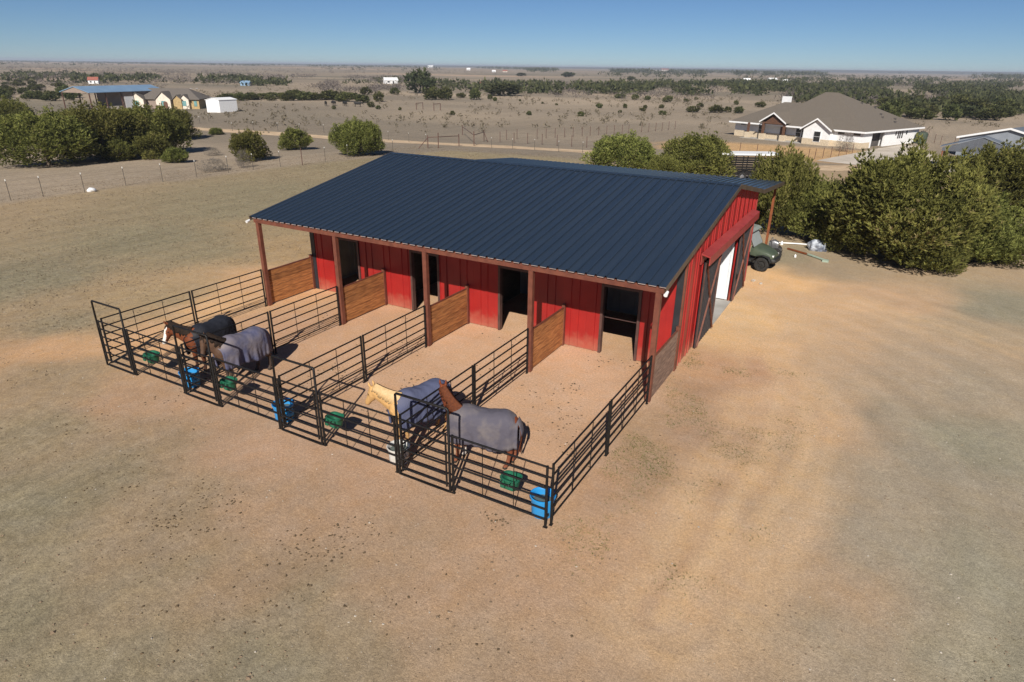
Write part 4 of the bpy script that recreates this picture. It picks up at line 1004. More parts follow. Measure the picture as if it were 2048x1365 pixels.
ribbon('track', [gp(a, b) for a, b in ((-60,226),(60,232),(200,243),(390,258),(600,271),(800,284),(1000,294),(1180,304),(1330,317),(1480,330),(1640,338),(1760,334))], 4.2, M['caliche'], .012)
M['drive_concrete'] = pm('drive_concrete', alb(212,200,184), alb(190,178,162), .5, .9, .004, 12)
dv = MB(); dpts = [gp(a, b) for a, b in ((1632,322),(1725,304),(1760,297),(1800,291),(1838,293),(1846,303),(1885,316),(1945,325),(1975,338),(1935,350),(1890,346),(1850,334),(1760,336))]
dv.face([(p.x, p.y, p.z+.03) for p in dpts]); struct('driveway', dv, M['drive_concrete'])
M['tpost'] = pm('tpost', (.06,.065,.055), (.10,.07,.05), 8, .7)
M['tpost_cap'] = pm('tpost_cap', (.75,.74,.70), (.6,.6,.56), 8, .6)
M['wire'] = pm('wire', (.16,.15,.14), (.12,.11,.10), 8, .5, metal=.6)
M['pipe_brown'] = pm('pipe_brown', (.085,.045,.035), (.12,.06,.042), 6, .7)
def fence(name, label, pts, h, r, mat, capmat=None, wires=4, big=()):
    p0 = pts[0]; f = thing(name, label, 'fence', (p0.x, p0.y, p0.z))
    for i, p in enumerate(pts):
        b = i in big; rr = r*1.7 if b else r
        po = obj('post', MB().tube([(p.x, p.y, p.z-.1), (p.x, p.y, p.z+h*(1.12 if b else 1))], rr, 6), M['pipe_brown'] if b else mat, f)
        if capmat and not b: obj('post_cap', MB().tube([(p.x, p.y, p.z+h*.93), (p.x, p.y, p.z+h*1.01)], rr*1.35, 6), capmat, po)
    for k in range(wires):
        z = h*(.2+.72*k/max(1, wires-1))
        obj('wire', MB().tube([(p.x, p.y, p.z+z) for p in pts], .004, 4, up=(.3, .2, 1)), M['wire'], f)
    return f
FP = [(-40,409),(22,402),(87,394),(170,386),(252,372),(326,364),(394,356),(457,346),(507,340),(561,334),(605,331),(651,324),(696,318),(741,312),(786,305)]
fence('wire_fence', 'wire fence on white-tipped steel posts along the mown field', [gp(*p) for p in FP], 1.45, .024, M['tpost'], M['tpost_cap'], 4, big=(10,))
RP = [(777,281),(818,285),(852,288),(983,296),(1025,299),(1069,300),(1117,304),(1165,306)]
fence('track_fence', 'low wire fence on white-tipped posts along the near side of the track', [gp(*p) for p in RP], 1.3, .024, M['tpost'], M['tpost_cap'], 3)
NP = [(1000,285),(1028,287),(1055,288),(1084,290),(1114,292),(1143,294),(1173,296),(1206,298)]
fence('pipe_fence', 'brown post fence along the far side of the track', [gp(*p) for p in NP], 1.5, .042, M['pipe_brown'], None, 3)
PP = [(1013,280),(1034,279),(1074,278),(1092,277),(1110,276),(1129,275),(1146,274),(1164,273),(1180,272),(1197,271),(1213,270),(1228,269),(1244,268),(1257,267),(1283,265),(1297,264),(1311,263),(1324,262),(1337,260),(1350,259)]
fence('pasture_fence', 'brown post fence running away over the pasture towards the white house', [gp(*p) for p in PP], 1.5, .042, M['pipe_brown'], None, 3)
YP = [(1440,300),(1479,306),(1513,309),(1550,315),(1585,318),(1616,320),(1629,319),(1645,317),(1661,315),(1677,313),(1692,311),(1704,308),(1690,305)]
fence('yard_fence', 'dark post fence round the front yard of the white house', [gp(*p) for p in YP], 1.3, .04, M['pipe_brown'], None, 3)
BP = [(1835,272),(1856,274),(1868,287),(1880,290),(1907,294),(1925,296),(1945,297),(1970,296)]
fence('back_fence', 'post fence right of the white house behind the carport', [gp(*p) for p in BP], 1.4, .04, M['pipe_brown'], None, 3)
LP = [(400,248),(418,244),(465,262),(507,260),(556,262),(600,264),(648,266)]
fence('far_track_fence', 'thin post fence along the far side of the track at left', [gp(*p) for p in LP], 1.3, .04, M['tpost'], M['tpost_cap'], 2)
for (lab, tops, base) in (('left rust-brown pipe gate brace beside the track', [(856,297),(877,297),(918,293)], None), ('right rust-brown pipe gate brace with a high cross bar', [(925,271),(948,292),(968,283)], None)):
    pts = [gp(*p) for p in tops]; f = thing('gate_brace', lab, 'gate', tuple(pts[0]), 0, 'pipe gate braces beside the track')
    for k, p in enumerate(pts): obj('post', MB().tube([(p.x, p.y, p.z-.1), (p.x, p.y, p.z+(1.9 if k == 1 else 1.6))], .06, 8), M['pipe_brown'], f)
    obj('cross_bar', MB().tube([pts[0]+Vector((0,0,1.35)), pts[1]+Vector((0,0,1.4)), pts[2]+Vector((0,0,1.35))], .045, 8), M['pipe_brown'], f)
    e = pts[0] if 'left' in lab else pts[2]; d_ = (pts[0]-pts[2]).normalized()*(1.6 if 'left' in lab else -1.9)
    obj('diagonal_stay', MB().tube([e+d_+Vector((0,0,.05)), e+Vector((0,0,1.3))], .045, 8), M['pipe_brown'], f)
for (a, b, lab) in (((833,220),(846,219),'left small brown pipe gate far out on the pasture'), ((868,222),(881,221),'right small brown pipe gate far out on the pasture')):
    p, q = gp(*a), gp(*b); f = thing('pasture_gate', lab, 'gate', tuple(p), 0, 'pipe gates on the pasture')
    for w in (p, q): obj('post', MB().tube([w, w+Vector((0,0,1.7))], .09, 6), M['pipe_brown'], f)
    obj('cross_bar', MB().tube([p+Vector((0,0,1.6)), q+Vector((0,0,1.6))], .08, 6), M['pipe_brown'], f)

# ------------------------------------------------------------------ white ranch house
M['white_siding'] = pm('white_siding', (.80,.80,.80), (.72,.72,.72), 3, .6)
M['limestone'] = pm('limestone', (.62,.52,.38), (.46,.37,.26), 6, .9, .02, 10)
M['shingle'] = pm('shingle', alb(116,107,96), alb(100,92,83), 9, .95, .02, 30, detail=8)
M['white_trim'] = pm('white_trim', (.82,.82,.82), (.76,.76,.76), 3, .5)
M['timber'] = pm('timber', (.14,.07,.04), (.09,.045,.03), 6, .7)
M['window_glass'] = pm('window_glass', (.012,.017,.022), (.02,.026,.03), 1.5, .08, spec=.6)
M['garage_dark'] = pm('garage_dark', (.05,.05,.05), (.12,.10,.09), 4, .8)
th_ = .423; HO = Vector((16.72, 102.05, -1.62)); HA = Vector((-math.cos(th_), math.sin(th_), 0)); HB = Vector((math.sin(th_), math.cos(th_), 0))
def hw(s, t, z): return HO + HA*s + HB*t + Vector((0, 0, z))
def hbox(mb, s0, s1, t0, t1, z0, z1):
    return mb.prism([hw(s0,t0,z0), hw(s1,t0,z0), hw(s1,t1,z0), hw(s0,t1,z0)], (0,0,z1-z0))
house = thing('ranch_house', 'white ranch house with brown hipped roof and stone skirting', 'house', tuple(HO))
L1, L2, EH = 23.0, 17.8, 2.45
def wall_seg(s0, s1, t0, t1, z0, z1, mat, nm='wall'): return obj(nm, hbox(MB(), s0, s1, t0, t1, z0, z1), mat, house)
wall_seg(9.0, L1, 1.0, L2, .95, EH, M['white_siding']); wall_seg(9.0, L1, .94, L2, 0, .95, M['limestone'], 'stone_skirting')
wall_seg(0, 4.6, 0, 2.3, .85, EH, M['white_siding']); wall_seg(0, 4.6, -.05, 2.3, 0, .85, M['limestone'], 'stone_skirting')
wall_seg(0, 9.0, 7.0, L2-.0, .0, EH, M['white_siding']); wall_seg(.9, 9.0, 2.3, 7.0, 0, EH, M['garage_dark'], 'garage_inside')
wall_seg(0, .25, 2.3, 2.75, 0, EH, M['white_siding']); wall_seg(0, .25, 6.55, 7.0, 0, EH, M['white_siding']); wall_seg(0, .25, 2.75, 6.55, 2.15, EH, M['white_siding'])
# gable wing and portico
g = MB().prism([hw(4.6,-.9,.9), hw(9.0,-.9,.9), hw(9.0,-.9,EH-.1), hw(6.8,-.9,3.75), hw(4.6,-.9,EH-.1)], HB*4.0); obj('gable_wing', g, M['white_siding'], house)
obj('stone_skirting', hbox(MB(), 4.57, 9.03, -.95, 2.9, 0, .9), M['limestone'], house)
def gable_roof(s0, s1, t0, t1, ze, zr, nm='gable_roof'):
    sm_ = (s0+s1)/2; mb = MB()
    for sa, sb in ((s0, sm_), (s1, sm_)):
        mb.prism([hw(sa,t0,ze), hw(sb,t0,zr), hw(sb,t0,zr+.12), hw(sa,t0,ze+.12)], HB*(t1-t0))
    r_ = obj(nm, mb, M['shingle'], house)
    for sa, sb in ((s0, sm_), (s1, sm_)):
        obj('rake_board', MB().prism([hw(sa,t0-.04,ze-.10), hw(sb,t0-.04,zr-.10), hw(sb,t0-.04,zr+.13), hw(sa,t0-.04,ze+.13)], HB*.05*-1), M['white_trim'], r_)
    return r_
gable_roof(4.2, 9.4, -1.3, 5.0, EH-.25, 3.85)
gable_roof(12.0, 16.9, -1.2, 5.0, 2.75, 4.25, 'portico_roof')
for s in (12.5, 16.3):
    p = obj('portico_column', hbox(MB(), s-.16, s+.16, -.95, -.62, .95, 2.75), M['timber'], house); obj('column_base', hbox(MB(), s-.42, s+.42, -1.15, -.42, 0, .96), M['limestone'], p)
obj('portico_beam', hbox(MB(), 12.35, 16.45, -.93, -.66, 2.55, 2.8), M['timber'], house)
obj('portico_truss', MB().prism([hw(12.9,-.85,2.8), hw(16.0,-.85,2.8), hw(14.45,-.85,3.9)], HB*.1), M['timber'], house)
p = obj('porch_column', hbox(MB(), 19.2, 19.5, -.55, -.25, .95, EH), M['timber'], house); obj('column_base', hbox(MB(), 18.95, 19.75, -.8, 0, 0, .96), M['limestone'], p)
obj('porch_floor', hbox(MB(), 9.1, 20.2, -1.4, .93, -.2, .06), M['concrete'], house)
# roofs
def hip(s0, s1, t0, t1, ze, ra, rb, tr, zr, nm='roof'):
    mb = MB(); v = [hw(s0,t0,ze), hw(s1,t0,ze), hw(s1,t1,ze), hw(s0,t1,ze), hw(ra,tr,zr), hw(rb,tr,zr)]
    mb.add(v + [hw(s0,t0,ze-.16), hw(s1,t0,ze-.16), hw(s1,t1,ze-.16), hw(s0,t1,ze-.16)], [(0,1,5,4),(1,2,5),(2,3,4,5),(3,0,4),(0,6,7,1),(1,7,8,2),(2,8,9,3),(3,9,6,0),(9,8,7,6)])
    return obj(nm, mb, M['shingle'], house)
main = hip(-.5, 17.0, -.5, L2+.5, EH, 9.9, 12.1, 8.9, 7.4)
low = hip(10.0, L1+.5, -.2, L2-2.5, EH-.02, 14.0, 18.4, 7.6, 5.6, 'side_roof')
for q in (hbox(MB(), -.52, 17.0, -.56, -.50, EH-.22, EH+.02), hbox(MB(), -.56, -.50, -.5, L2+.5, EH-.22, EH+.02), hbox(MB(), 17.0, L1+.5, -.27, -.21, EH-.24, EH)):
    obj('eave_board', q, M['white_trim'], main)
obj('chimney', hbox(MB(), 17.8, 19.0, 7.6, 8.6, 4.4, 6.5), M['white_siding'], main); obj('chimney_cap', hbox(MB(), 18.2, 18.6, 7.9, 8.3, 6.5, 6.75), M['garage_dark'], main)
for s, t in ((5.2, 12.4), (3.4, 11.0), (2.6, 10.0), (2.0, 13.0), (1.2, 11.5), (6.6, 10.6)):
    zt = EH + (7.4-EH)*min((s+.5)/10.4, (L2+.5-t)/9.4); obj('roof_vent', hbox(MB(), s-.15, s+.15, t-.15, t+.15, zt-.1, zt+.22), M['garage_dark'], main)
def hwin(s0, s1, t, z0, z1):
    f = obj('window', hbox(MB(), s0-.07, s1+.07, t-.06, t-.01, z0-.07, z1+.07), M['white_trim'], house)
    zm = (z0+z1)/2
    for za, zb in ((z0, zm-.03), (zm+.03, z1)): obj('pane', hbox(MB(), s0, s1, t-.09, t-.062, za, zb), M['window_glass'], f)
hwin(6.1, 7.1, -.92, .55, 2.0); hwin(9.5, 10.3, .94, .8, 2.1); hwin(10.5, 11.3, .94, .8, 2.1); hwin(17.2, 18.2, .94, .75, 2.1); hwin(21.0, 21.8, .94, 1.9, 2.2)
for s in (1.0, 3.4): f = obj('window', hbox(MB(), s-.55, s+.45, -.07, -.01, 1.85, 2.2), M['window_glass'], house)
obj('front_door', hbox(MB(), 13.2, 14.2, .88, .935, .06, 2.15), M['timber'], house)
for t in (9.9, 10.7, 11.3, 12.0, 13.4): obj('window', MB().prism([hw(-.015,t,1.0 if t in (11.3,10.7,12.0) else 1.5), hw(-.015,t+.35,1.0 if t in (11.3,10.7,12.0) else 1.5), hw(-.015,t+.35,2.15), hw(-.015,t,2.15)], HA*-.03), M['window_glass'], house)
M['utility_green'] = pm('utility_green', (.035,.05,.035), (.05,.065,.045), 4, .7)
tk = thing('green_tank', 'round dark green tank at the rear corner of the white house', 'tank', tuple(hw(-1.0, 16.8, 0))); q = hw(-1.0, 16.8, 0)
obj('tank_body', MB().lathe([(.001,0),(.85,0),(.85,1.5),(.7,1.75),(.001,1.85)], tuple(q), 20), M['utility_green'], tk, smooth=40); obj('tank_lid', MB().lathe([(.001,1.84),(.25,1.84),(.25,1.95),(.001,1.97)], tuple(q), 14), M['garage_dark'], tk)
bare(1687, 304, 34, 38, 'leafless young tree at the front corner of the white house', None)

# ------------------------------------------------------------------ carport, neighbour roof, car, mower
M['grey_sheet'] = pm('grey_sheet', (.10,.11,.125), (.085,.09,.105), 1.2, .5)
M['light_grey'] = pm('light_grey', alb(142,148,156), alb(130,136,144), 1, .6)
M['grey_roof'] = pm('grey_roof', alb(112,118,126), alb(100,106,114), .6, .6)
c0 = hp(1886, 291, 1.1); c1 = hp(2016, 293, 1.1); c1.z = c0.z = 0
CW = (c1-c0).length; cb_ = (_fw + _rt*((1945-1024)/CF)); cb_.z = 0; cb_.normalize(); ca_ = Vector((cb_.y, -cb_.x, 0))
def cw(s, t, z): return c0 + ca_*s + cb_*t + Vector((0, 0, z-1.6))
cp = thing('carport', 'grey metal carport with a ribbed gable on thin posts', 'carport', (c0.x, c0.y, -1.6))
gab = MB(); 
for k in range(18):
    s0, s1 = CW*k/18+.005, CW*(k+1)/18-.005
    zt = lambda s: 2.45+1.35*(1-abs(s-CW/2)/(CW/2))
    p = MB().prism([cw(s0,0,2.1), cw(s1,0,2.1), cw(s1,0,zt(s1)), cw(s0,0,zt(s0))], cb_*(.05 if k % 2 else .075)); obj('gable_sheet', p, M['grey_sheet'], cp)
for sa in (-.25, CW+.25):
    za = 2.5; obj('roof_slope', MB().prism([cw(sa,-.15,za), cw(CW/2,-.15,3.84), cw(CW/2,-.15,3.92), cw(sa,-.15,za+.08)], cb_*2.6), M['grey_roof'], cp)
for s, t in ((.1,.1),(CW*.52,.1),(CW-.1,.1),(.1,2.3),(CW-.1,2.3)): obj('post', MB().box(*[v for v in (cw(s,t,0).x-.06, cw(s,t,0).x+.06, cw(s,t,0).y-.06, cw(s,t,0).y+.06, -1.7, .75+(0 if s < CW*.4 or s > CW*.6 else .0))]), M['rust_post'], cp)
nb_ = Matrix.Rotation(R(-12), 3, 'Z') @ (_fw + _rt*((2022-1024)/CF)); nb_.z = 0; nb_.normalize(); na = Vector((nb_.y, -nb_.x, 0)); n0_ = hp(2022, 257, 2.4) - na*6.0; n0_.z = 0; nh = thing('neighbour_house', 'grey gabled metal building with white edge boards at the right edge', 'building', (n0_.x, n0_.y, -1.6))
def nw(s, t, z): return n0_ + na*s + nb_*t + Vector((0, 0, z-1.6))
obj('wall', MB().prism([nw(.3,.3,0), nw(11.7,.3,0), nw(11.7,12,0), nw(.3,12,0)], (0,0,2.4)), M['light_grey'], nh)
obj('gable_wall', MB().prism([nw(.3,.3,2.4), nw(11.7,.3,2.4), nw(6,.3,3.85)], nb_*.15), M['light_grey'], nh)
for sa in (0, 12):
    rf = obj('roof_slope', MB().prism([nw(sa,0,2.35), nw(6,0,3.9), nw(6,0,4.0), nw(sa,0,2.45)], nb_*12.4), M['grey_roof'], nh)
    obj('rake_board', MB().prism([nw(sa,-.05,2.25), nw(6,-.05,3.8), nw(6,-.05,4.04), nw(sa,-.05,2.5)], nb_*.045), M['white_trim'], rf)

M['car_paint'] = pm('car_paint', (.012,.016,.024), (.016,.02,.03), 2, .18, spec=.6)
M['tyre'] = pm('tyre', (.014,.014,.014), (.028,.026,.024), 12, .85)
M['rim_grey'] = pm('rim_grey', (.35,.35,.36), (.25,.25,.26), 6, .35, metal=.7)
def wheel(parent, c, r, w, rimm, ax=(0,1,0), name='wheel'):
    c = Vector(c); a = Vector(ax).normalized(); u = a.cross(Vector((0,0,1))).normalized(); z = Vector((0,0,1)); n = 22
    def ringp(rad, off): return [c + a*off + u*(math.cos(2*math.pi*k/n)*rad) + z*(math.sin(2*math.pi*k/n)*rad) for k in range(n)]
    def loft(prof):
        mb = MB(); mb.v = [tuple(p) for rad, off in prof for p in ringp(rad, off)]; m = len(prof)
        for i in range(m-1):
            for k in range(n): mb.f.append((i*n+k, i*n+(k+1) % n, (i+1)*n+(k+1) % n, (i+1)*n+k))
        return mb
    ty = loft([(r*.55,-w*.42),(r*.62,-w*.5),(r*.9,-w*.5),(r,-w*.36),(r,w*.36),(r*.9,w*.5),(r*.62,w*.5),(r*.55,w*.42)])
    for k in range(n):                                     # tread blocks
        q = 2*math.pi*(k+.5)/n; d_ = u*math.cos(q)+z*math.sin(q); tt = -u*math.sin(q)+z*math.cos(q)
        ty.bar(c+d_*(r+.004)-a*(w*.36), c+d_*(r+.004)+a*(w*.36), r*.10, r*.05, up=tuple(d_))
    wo = obj(name, ty, M['tyre'], parent, smooth=40)
    ri = loft([(.001,-w*.25),(r*.2,-w*.30),(r*.50,-w*.2),(r*.56,-w*.44),(r*.56,w*.44),(r*.50,w*.2),(r*.2,w*.30),(.001,w*.25)]); obj('rim', ri, rimm, wo, smooth=40)
    for k in range(5):
        q = 2*math.pi*k/5; d_ = u*math.cos(q)+z*math.sin(q)
        obj('spoke', MB().bar(c-a*(w*.36)+d_*(r*.15), c-a*(w*.30)+d_*(r*.5), r*.14, r*.06, up=tuple(a)), rimm, wo)
    return wo
cc = gp(1925, 338); car = thing('parked_car', 'dark car parked under the grey carport', 'car', tuple(cc))
cx3 = ca_; cy3 = cb_
def kw(s, t, z): return cc + cx3*s + cy3*t + Vector((0,0,z))
prof = [(-2.2,.35),(-2.25,.75),(-1.9,.95),(-1.1,1.02),(-.5,1.45),(.9,1.48),(1.7,1.08),(2.15,1.0),(2.25,.6),(2.2,.35)]
obj('car_body', MB().prism([kw(s,-.85,z) for s, z in prof], cy3*1.7), M['car_paint'], car, smooth=30)
obj('side_window', MB().prism([kw(s,-.865,z) for s, z in ((-.95,1.05),(-.42,1.4),(.82,1.42),(1.4,1.08))], cy3*.01), M['window_glass'], car)
for s in (-1.4, 1.4):
    for t in (-.78, .78): wheel(car, kw(s,t,.33), .33, .22, M['rim_grey'], cy3)
for t in (-.62, .62): obj('headlight', MB().prism([kw(-2.24,t-.2,.66), kw(-2.24,t+.2,.66), kw(-2.15,t+.2,.82), kw(-2.15,t-.2,.82)], cx3*-.03), M['fixture_white'], car)
cc2 = gp(1903, 331); mw = thing('ride_on_mower', 'red riding mower beside the dark car under the carport', 'mower', tuple(cc2))
M['mower_red'] = pm('mower_red', (.28,.015,.015), (.2,.012,.012), 5, .4)
def mwp(s, t, z): return cc2 + cx3*s + cy3*t + Vector((0,0,z))
obj('mower_hood', MB().prism([mwp(s,-.3,z) for s, z in ((-.9,.45),(-.95,.75),(-.3,.9),(.05,.85),(.05,.45))], cy3*.6), M['mower_red'], mw)
obj('mower_deck', MB().prism([mwp(-.5,-.55,.18), mwp(.6,-.55,.18), mwp(.6,.55,.18), mwp(-.5,.55,.18)], (0,0,.2)), M['garage_dark'], mw)
obj('mower_seat', MB().prism([mwp(s,-.25,z) for s, z in ((.3,.6),(.75,.6),(.85,1.15),(.75,1.15),(.65,.72),(.3,.72))], cy3*.5), M['garage_dark'], mw)
obj('rear_fender', MB().prism([mwp(.25,-.5,.5), mwp(.95,-.5,.5), mwp(.95,.5,.5), mwp(.25,.5,.5)], (0,0,.1)), M['mower_red'], mw)
obj('steering_wheel', MB().tube([mwp(.1,0,.85), mwp(.2,0,1.08)], .03, 6), M['garage_dark'], mw)
for s, r_ in ((-.7,.2),(.6,.27)):
    for t in (-.42,.42): wheel(mw, mwp(s,t,r_), r_, .2, M['rim_grey'], cy3)

# stock trailer behind the cedars
tc_ = gp(1492, 362); tr = thing('stock_trailer', 'black slatted stock trailer with a white roof behind the cedars', 'trailer', tuple(tc_))
ta = Vector((math.cos(YAW), -math.sin(YAW), 0)); tb = Vector((-ta.y, ta.x, 0))
def tw(s, t, z): return tc_ + ta*s + tb*t + Vector((0,0,z))
for t in (0, 1.9):
    for z in (.55,.75,.95,1.15,1.35,1.55,1.75,1.95): obj('side_slat', MB().bar(tw(-2.6,t,z), tw(2.6,t,z), .04, .11), M['black_steel'], tr)
    for s in (-2.6,-1.56,-.52,.52,1.56,2.6): obj('stake', MB().bar(tw(s,t-.04,.45), tw(s,t-.04,2.2), .07, .07), M['black_steel'], tr)
obj('trailer_floor', MB().prism([tw(-2.7,-.05,.4), tw(2.7,-.05,.4), tw(2.7,1.95,.4), tw(-2.7,1.95,.4)], (0,0,.1)), M['garage_dark'], tr)
obj('trailer_roof', MB().prism([tw(-2.75,-.1,2.2), tw(2.75,-.1,2.2), tw(2.75,2.0,2.2), tw(-2.75,2.0,2.2)], (0,0,.12)), M['white_trim'], tr)
for s in (-.45,.45):
    for t in (-.05,1.95): wheel(tr, tw(s,t,.36), .36, .22, M['rim_grey'], tb)

# ------------------------------------------------------------------ buildings at left
M['blue_roof'] = pm('blue_roof', alb(150,180,206), alb(138,168,196), .4, .35, metal=.3)
M['tan_stone'] = pm('tan_stone', alb(182,158,114), alb(158,134,94), 3, .9, .02, 8)
M['tan_wall'] = pm('tan_wall', alb(150,132,120), alb(138,122,110), 1, .7)
M['stucco'] = pm('stucco', alb(226,214,198), alb(208,196,180), 2, .8)
M['teal_window'] = pm('teal_window', (.18,.33,.32), (.10,.22,.22), 2, .2)
M['brown_shingle'] = pm('brown_shingle', alb(112,104,96), alb(98,92,86), 5, .95)
f0 = hp(178, 186, 2.4); f1 = hp(327, 181, 2.4); b0 = hp(125, 184, 2.4)
pa = (f1-f0); PLn = pa.length; pa.z = 0; pa.normalize(); pb = Vector((-pa.y, pa.x, 0)); PWd = abs((b0-f0).dot(pb)); f0.z = -1.6
def pw(s, t, z): return f0 + pa*s + pb*t + Vector((0,0,z))
pbn = thing('pole_barn', 'long pale blue metal roofed pole barn, open at the left end', 'barn', tuple(f0))
for ta_, tb_ in ((-.3, PWd/2), (PWd+.3, PWd/2)):
    obj('roof_slope', MB().prism([pw(-.3,ta_,3.95), pw(-.3,tb_,5.15), pw(-.3,tb_,5.27), pw(-.3,ta_,4.07)], pa*(PLn+.6)), M['blue_roof'], pbn)
obj('gable_truss', MB().prism([pw(-.1,0,3.9), pw(-.1,PWd,3.9), pw(-.1,PWd/2,5.1)], pa*.08), M['tan_wall'], pbn)
obj('wall', MB().prism([pw(PLn*.42,0.05,0), pw(PLn,0.05,0), pw(PLn,PWd-.05,0), pw(PLn*.42,PWd-.05,0)], (0,0,3.95)), M['tan_wall'], pbn)
obj('sliding_door', MB().prism([pw(PLn*.43,-.03,0), pw(PLn*.55,-.03,0), pw(PLn*.55,-.03,2.9), pw(PLn*.43,-.03,2.9)], pb*.05), M['white_siding'], pbn)
for s in (0, PLn*.2, PLn*.4):
    for t in (.1, PWd-.1): obj('post', MB().bar(pw(s,t,0), pw(s,t,3.95), .2, .2), M['pipe_brown'], pbn)
obj('low_wall', MB().prism([pw(.4,.1,0), pw(PLn*.38,.1,0), pw(PLn*.38,.25,0), pw(.4,.25,0)], (0,0,.9)), M['stucco'], pbn)

h0 = gp(250, 218.0); qa = Vector((math.cos(YAW), -math.sin(YAW), 0)); qa = (Matrix.Rotation(R(4), 3, 'Z') @ qa); qb = Vector((-qa.y, qa.x, 0))
def qw(s, t, z): return h0 + qa*s + qb*t + Vector((0,0,z))
hs_ = thing('stone_house', 'tan stone house with several front gables and brown roof', 'house', tuple(h0))
obj('wall', MB().prism([qw(0,1.5,0), qw(17.2,1.5,0), qw(17.2,10,0), qw(0,10,0)], (0,0,2.35)), M['tan_stone'], hs_)
rf = MB(); rf.add([qw(-.4,1.0,2.3), qw(17.6,1.0,2.3), qw(17.6,10.5,2.3), qw(-.4,10.5,2.3), qw(4,5.8,4.6), qw(13.5,5.8,4.6), qw(-.4,1.0,2.15), qw(17.6,1.0,2.15), qw(17.6,10.5,2.15), qw(-.4,10.5,2.15)], [(0,1,5,4),(1,2,5),(2,3,4,5),(3,0,4),(0,6,7,1),(1,7,8,2),(2,8,9,3),(3,9,6,0),(9,8,7,6)])
rfo = obj('roof', rf, M['brown_shingle'], hs_)
for s0, s1, t0, zr, wm in ((.1,2.1,.9,3.0,'tan_stone'),(1.5,4.7,0,3.55,'stucco'),(7.7,11.1,-.2,3.85,'stucco'),(11.6,13.5,.3,3.1,'tan_stone'),(13.0,15.1,.6,3.2,'stucco')):
    sm_ = (s0+s1)/2
    w_ = obj('gable_wall', MB().prism([qw(s0,t0,0), qw(s1,t0,0), qw(s1,t0,2.2), qw(sm_,t0,zr), qw(s0,t0,2.2)], qb*3.5), M[wm], hs_)
    for sa in (s0-.3, s1+.3): obj('gable_roof', MB().prism([qw(sa,t0-.25,2.02), qw(sm_,t0-.25,zr+.05), qw(sm_,t0-.25,zr+.2), qw(sa,t0-.25,2.17)], qb*4.5), M['brown_shingle'], hs_)
    if wm == 'stucco': obj('window', MB().prism([qw(sm_-.45,t0-.04,.7), qw(sm_+.45,t0-.04,.7), qw(sm_+.45,t0-.04,1.9), qw(sm_-.45,t0-.04,1.9)], qb*.03), M['teal_window'], hs_)
obj('garage_door', MB().prism([qw(4.9,1.44,0), qw(7.6,1.44,0), qw(7.6,1.44,2.0), qw(4.9,1.44,2.0)], qb*.04), M['tan_wall'], hs_)
obj('entry_arch', MB().prism([qw(9.9+.5*math.cos(a),-.25,1.3+.5*math.sin(a)) for a in np.linspace(0, math.pi, 9)]+[qw(9.4,-.25,0), qw(10.4,-.25,0)], qb*.03), M['timber'], hs_)
obj('window', MB().prism([qw(16.0,1.44,.6), qw(16.7,1.44,.6), qw(16.7,1.44,1.9), qw(16.0,1.44,1.9)], qb*.04), M['teal_window'], hs_)
for s in (14.2, 15.6):
    obj('satellite_dish', MB().lathe([(.001,0),(.3,.05),(.36,.12),(.3,.07),(.001,.02)], tuple(qw(s,6,4.5)), 12), M['fixture_white'], rfo)

s0_ = gp(415, 225.2); s1_ = gp(441, 225.6); sh = thing('white_shed', 'white gabled metal shed at the right end of the stone house', 'shed', tuple(s0_))
sa_ = (s1_-s0_); SW = sa_.length; sa_.z = 0; sa_.normalize(); sb_ = Vector((-sa_.y, sa_.x, 0)); sb_ = (Matrix.Rotation(R(-26), 3, 'Z') @ sb_)
def sw_(s, t, z): return s0_ + sa_*s + sb_*t + Vector((0,0,z))
obj('wall', MB().prism([sw_(0,0,0), sw_(SW,0,0), sw_(SW,5,0), sw_(0,5,0)], (0,0,2.7)), M['white_siding'], sh)
obj('gable_wall', MB().prism([sw_(0,0,2.7), sw_(SW,0,2.7), sw_(SW/2,0,3.1)], sb_*5), M['white_siding'], sh)
for sa in (-.12, SW+.12): obj('roof_slope', MB().prism([sw_(sa,-.15,2.66), sw_(SW/2,-.15,3.12), sw_(SW/2,-.15,3.2), sw_(sa,-.15,2.74)], sb_*5.3), M['white_trim'], sh)
obj('door', MB().prism([sw_(SW*.3,-.03,.05), sw_(SW*.7,-.03,.05), sw_(SW*.7,-.03,2.1), sw_(SW*.3,-.03,2.1)], sb_*.02), M['white_sheet'], sh)

# far houses
M['red_roof'] = pm('red_roof', alb(160,96,80), alb(140,84,72), 1, .8)
def far_house(px, py, wpx, hpx, label, wm, rm, ang=0.0):
    p = gp(px, py); dep = (p-Vector((CX,CY,CZ))).dot(_fw); w = wpx*dep/CF; h = hpx*dep/CF
    t = thing('far_house', label, 'house', tuple(p), YAW*-1+ang, 'far houses on the plain', local=True)
    t.rotation_euler = (0, 0, -YAW+ang)
    obj('wall', MB().box(-w/2, w/2, 0, w*.6, -.3, h*.58), M[wm], t); obj('gable_wall', MB().prism([(-w/2,0,h*.58),(-w/2,w*.6,h*.58),(-w/2,w*.3,h*.95)], (w,0,0)), M[wm], t)
    for y in (-w*.06, w*.66): obj('roof_slope', MB().prism([(-w*.54,y,h*.54),(-w*.54,w*.3,h),(-w*.54,w*.3,h*1.06),(-w*.54,y,h*.6)], (w*1.08,0,0)), M[rm], t)
    obj('window', MB().box(-w*.3, -w*.15, -.06, -.02, h*.2, h*.42), M['window_glass'], t); obj('door', MB().box(w*.1, w*.2, -.06, -.02, 0, h*.42), M['window_glass'], t)
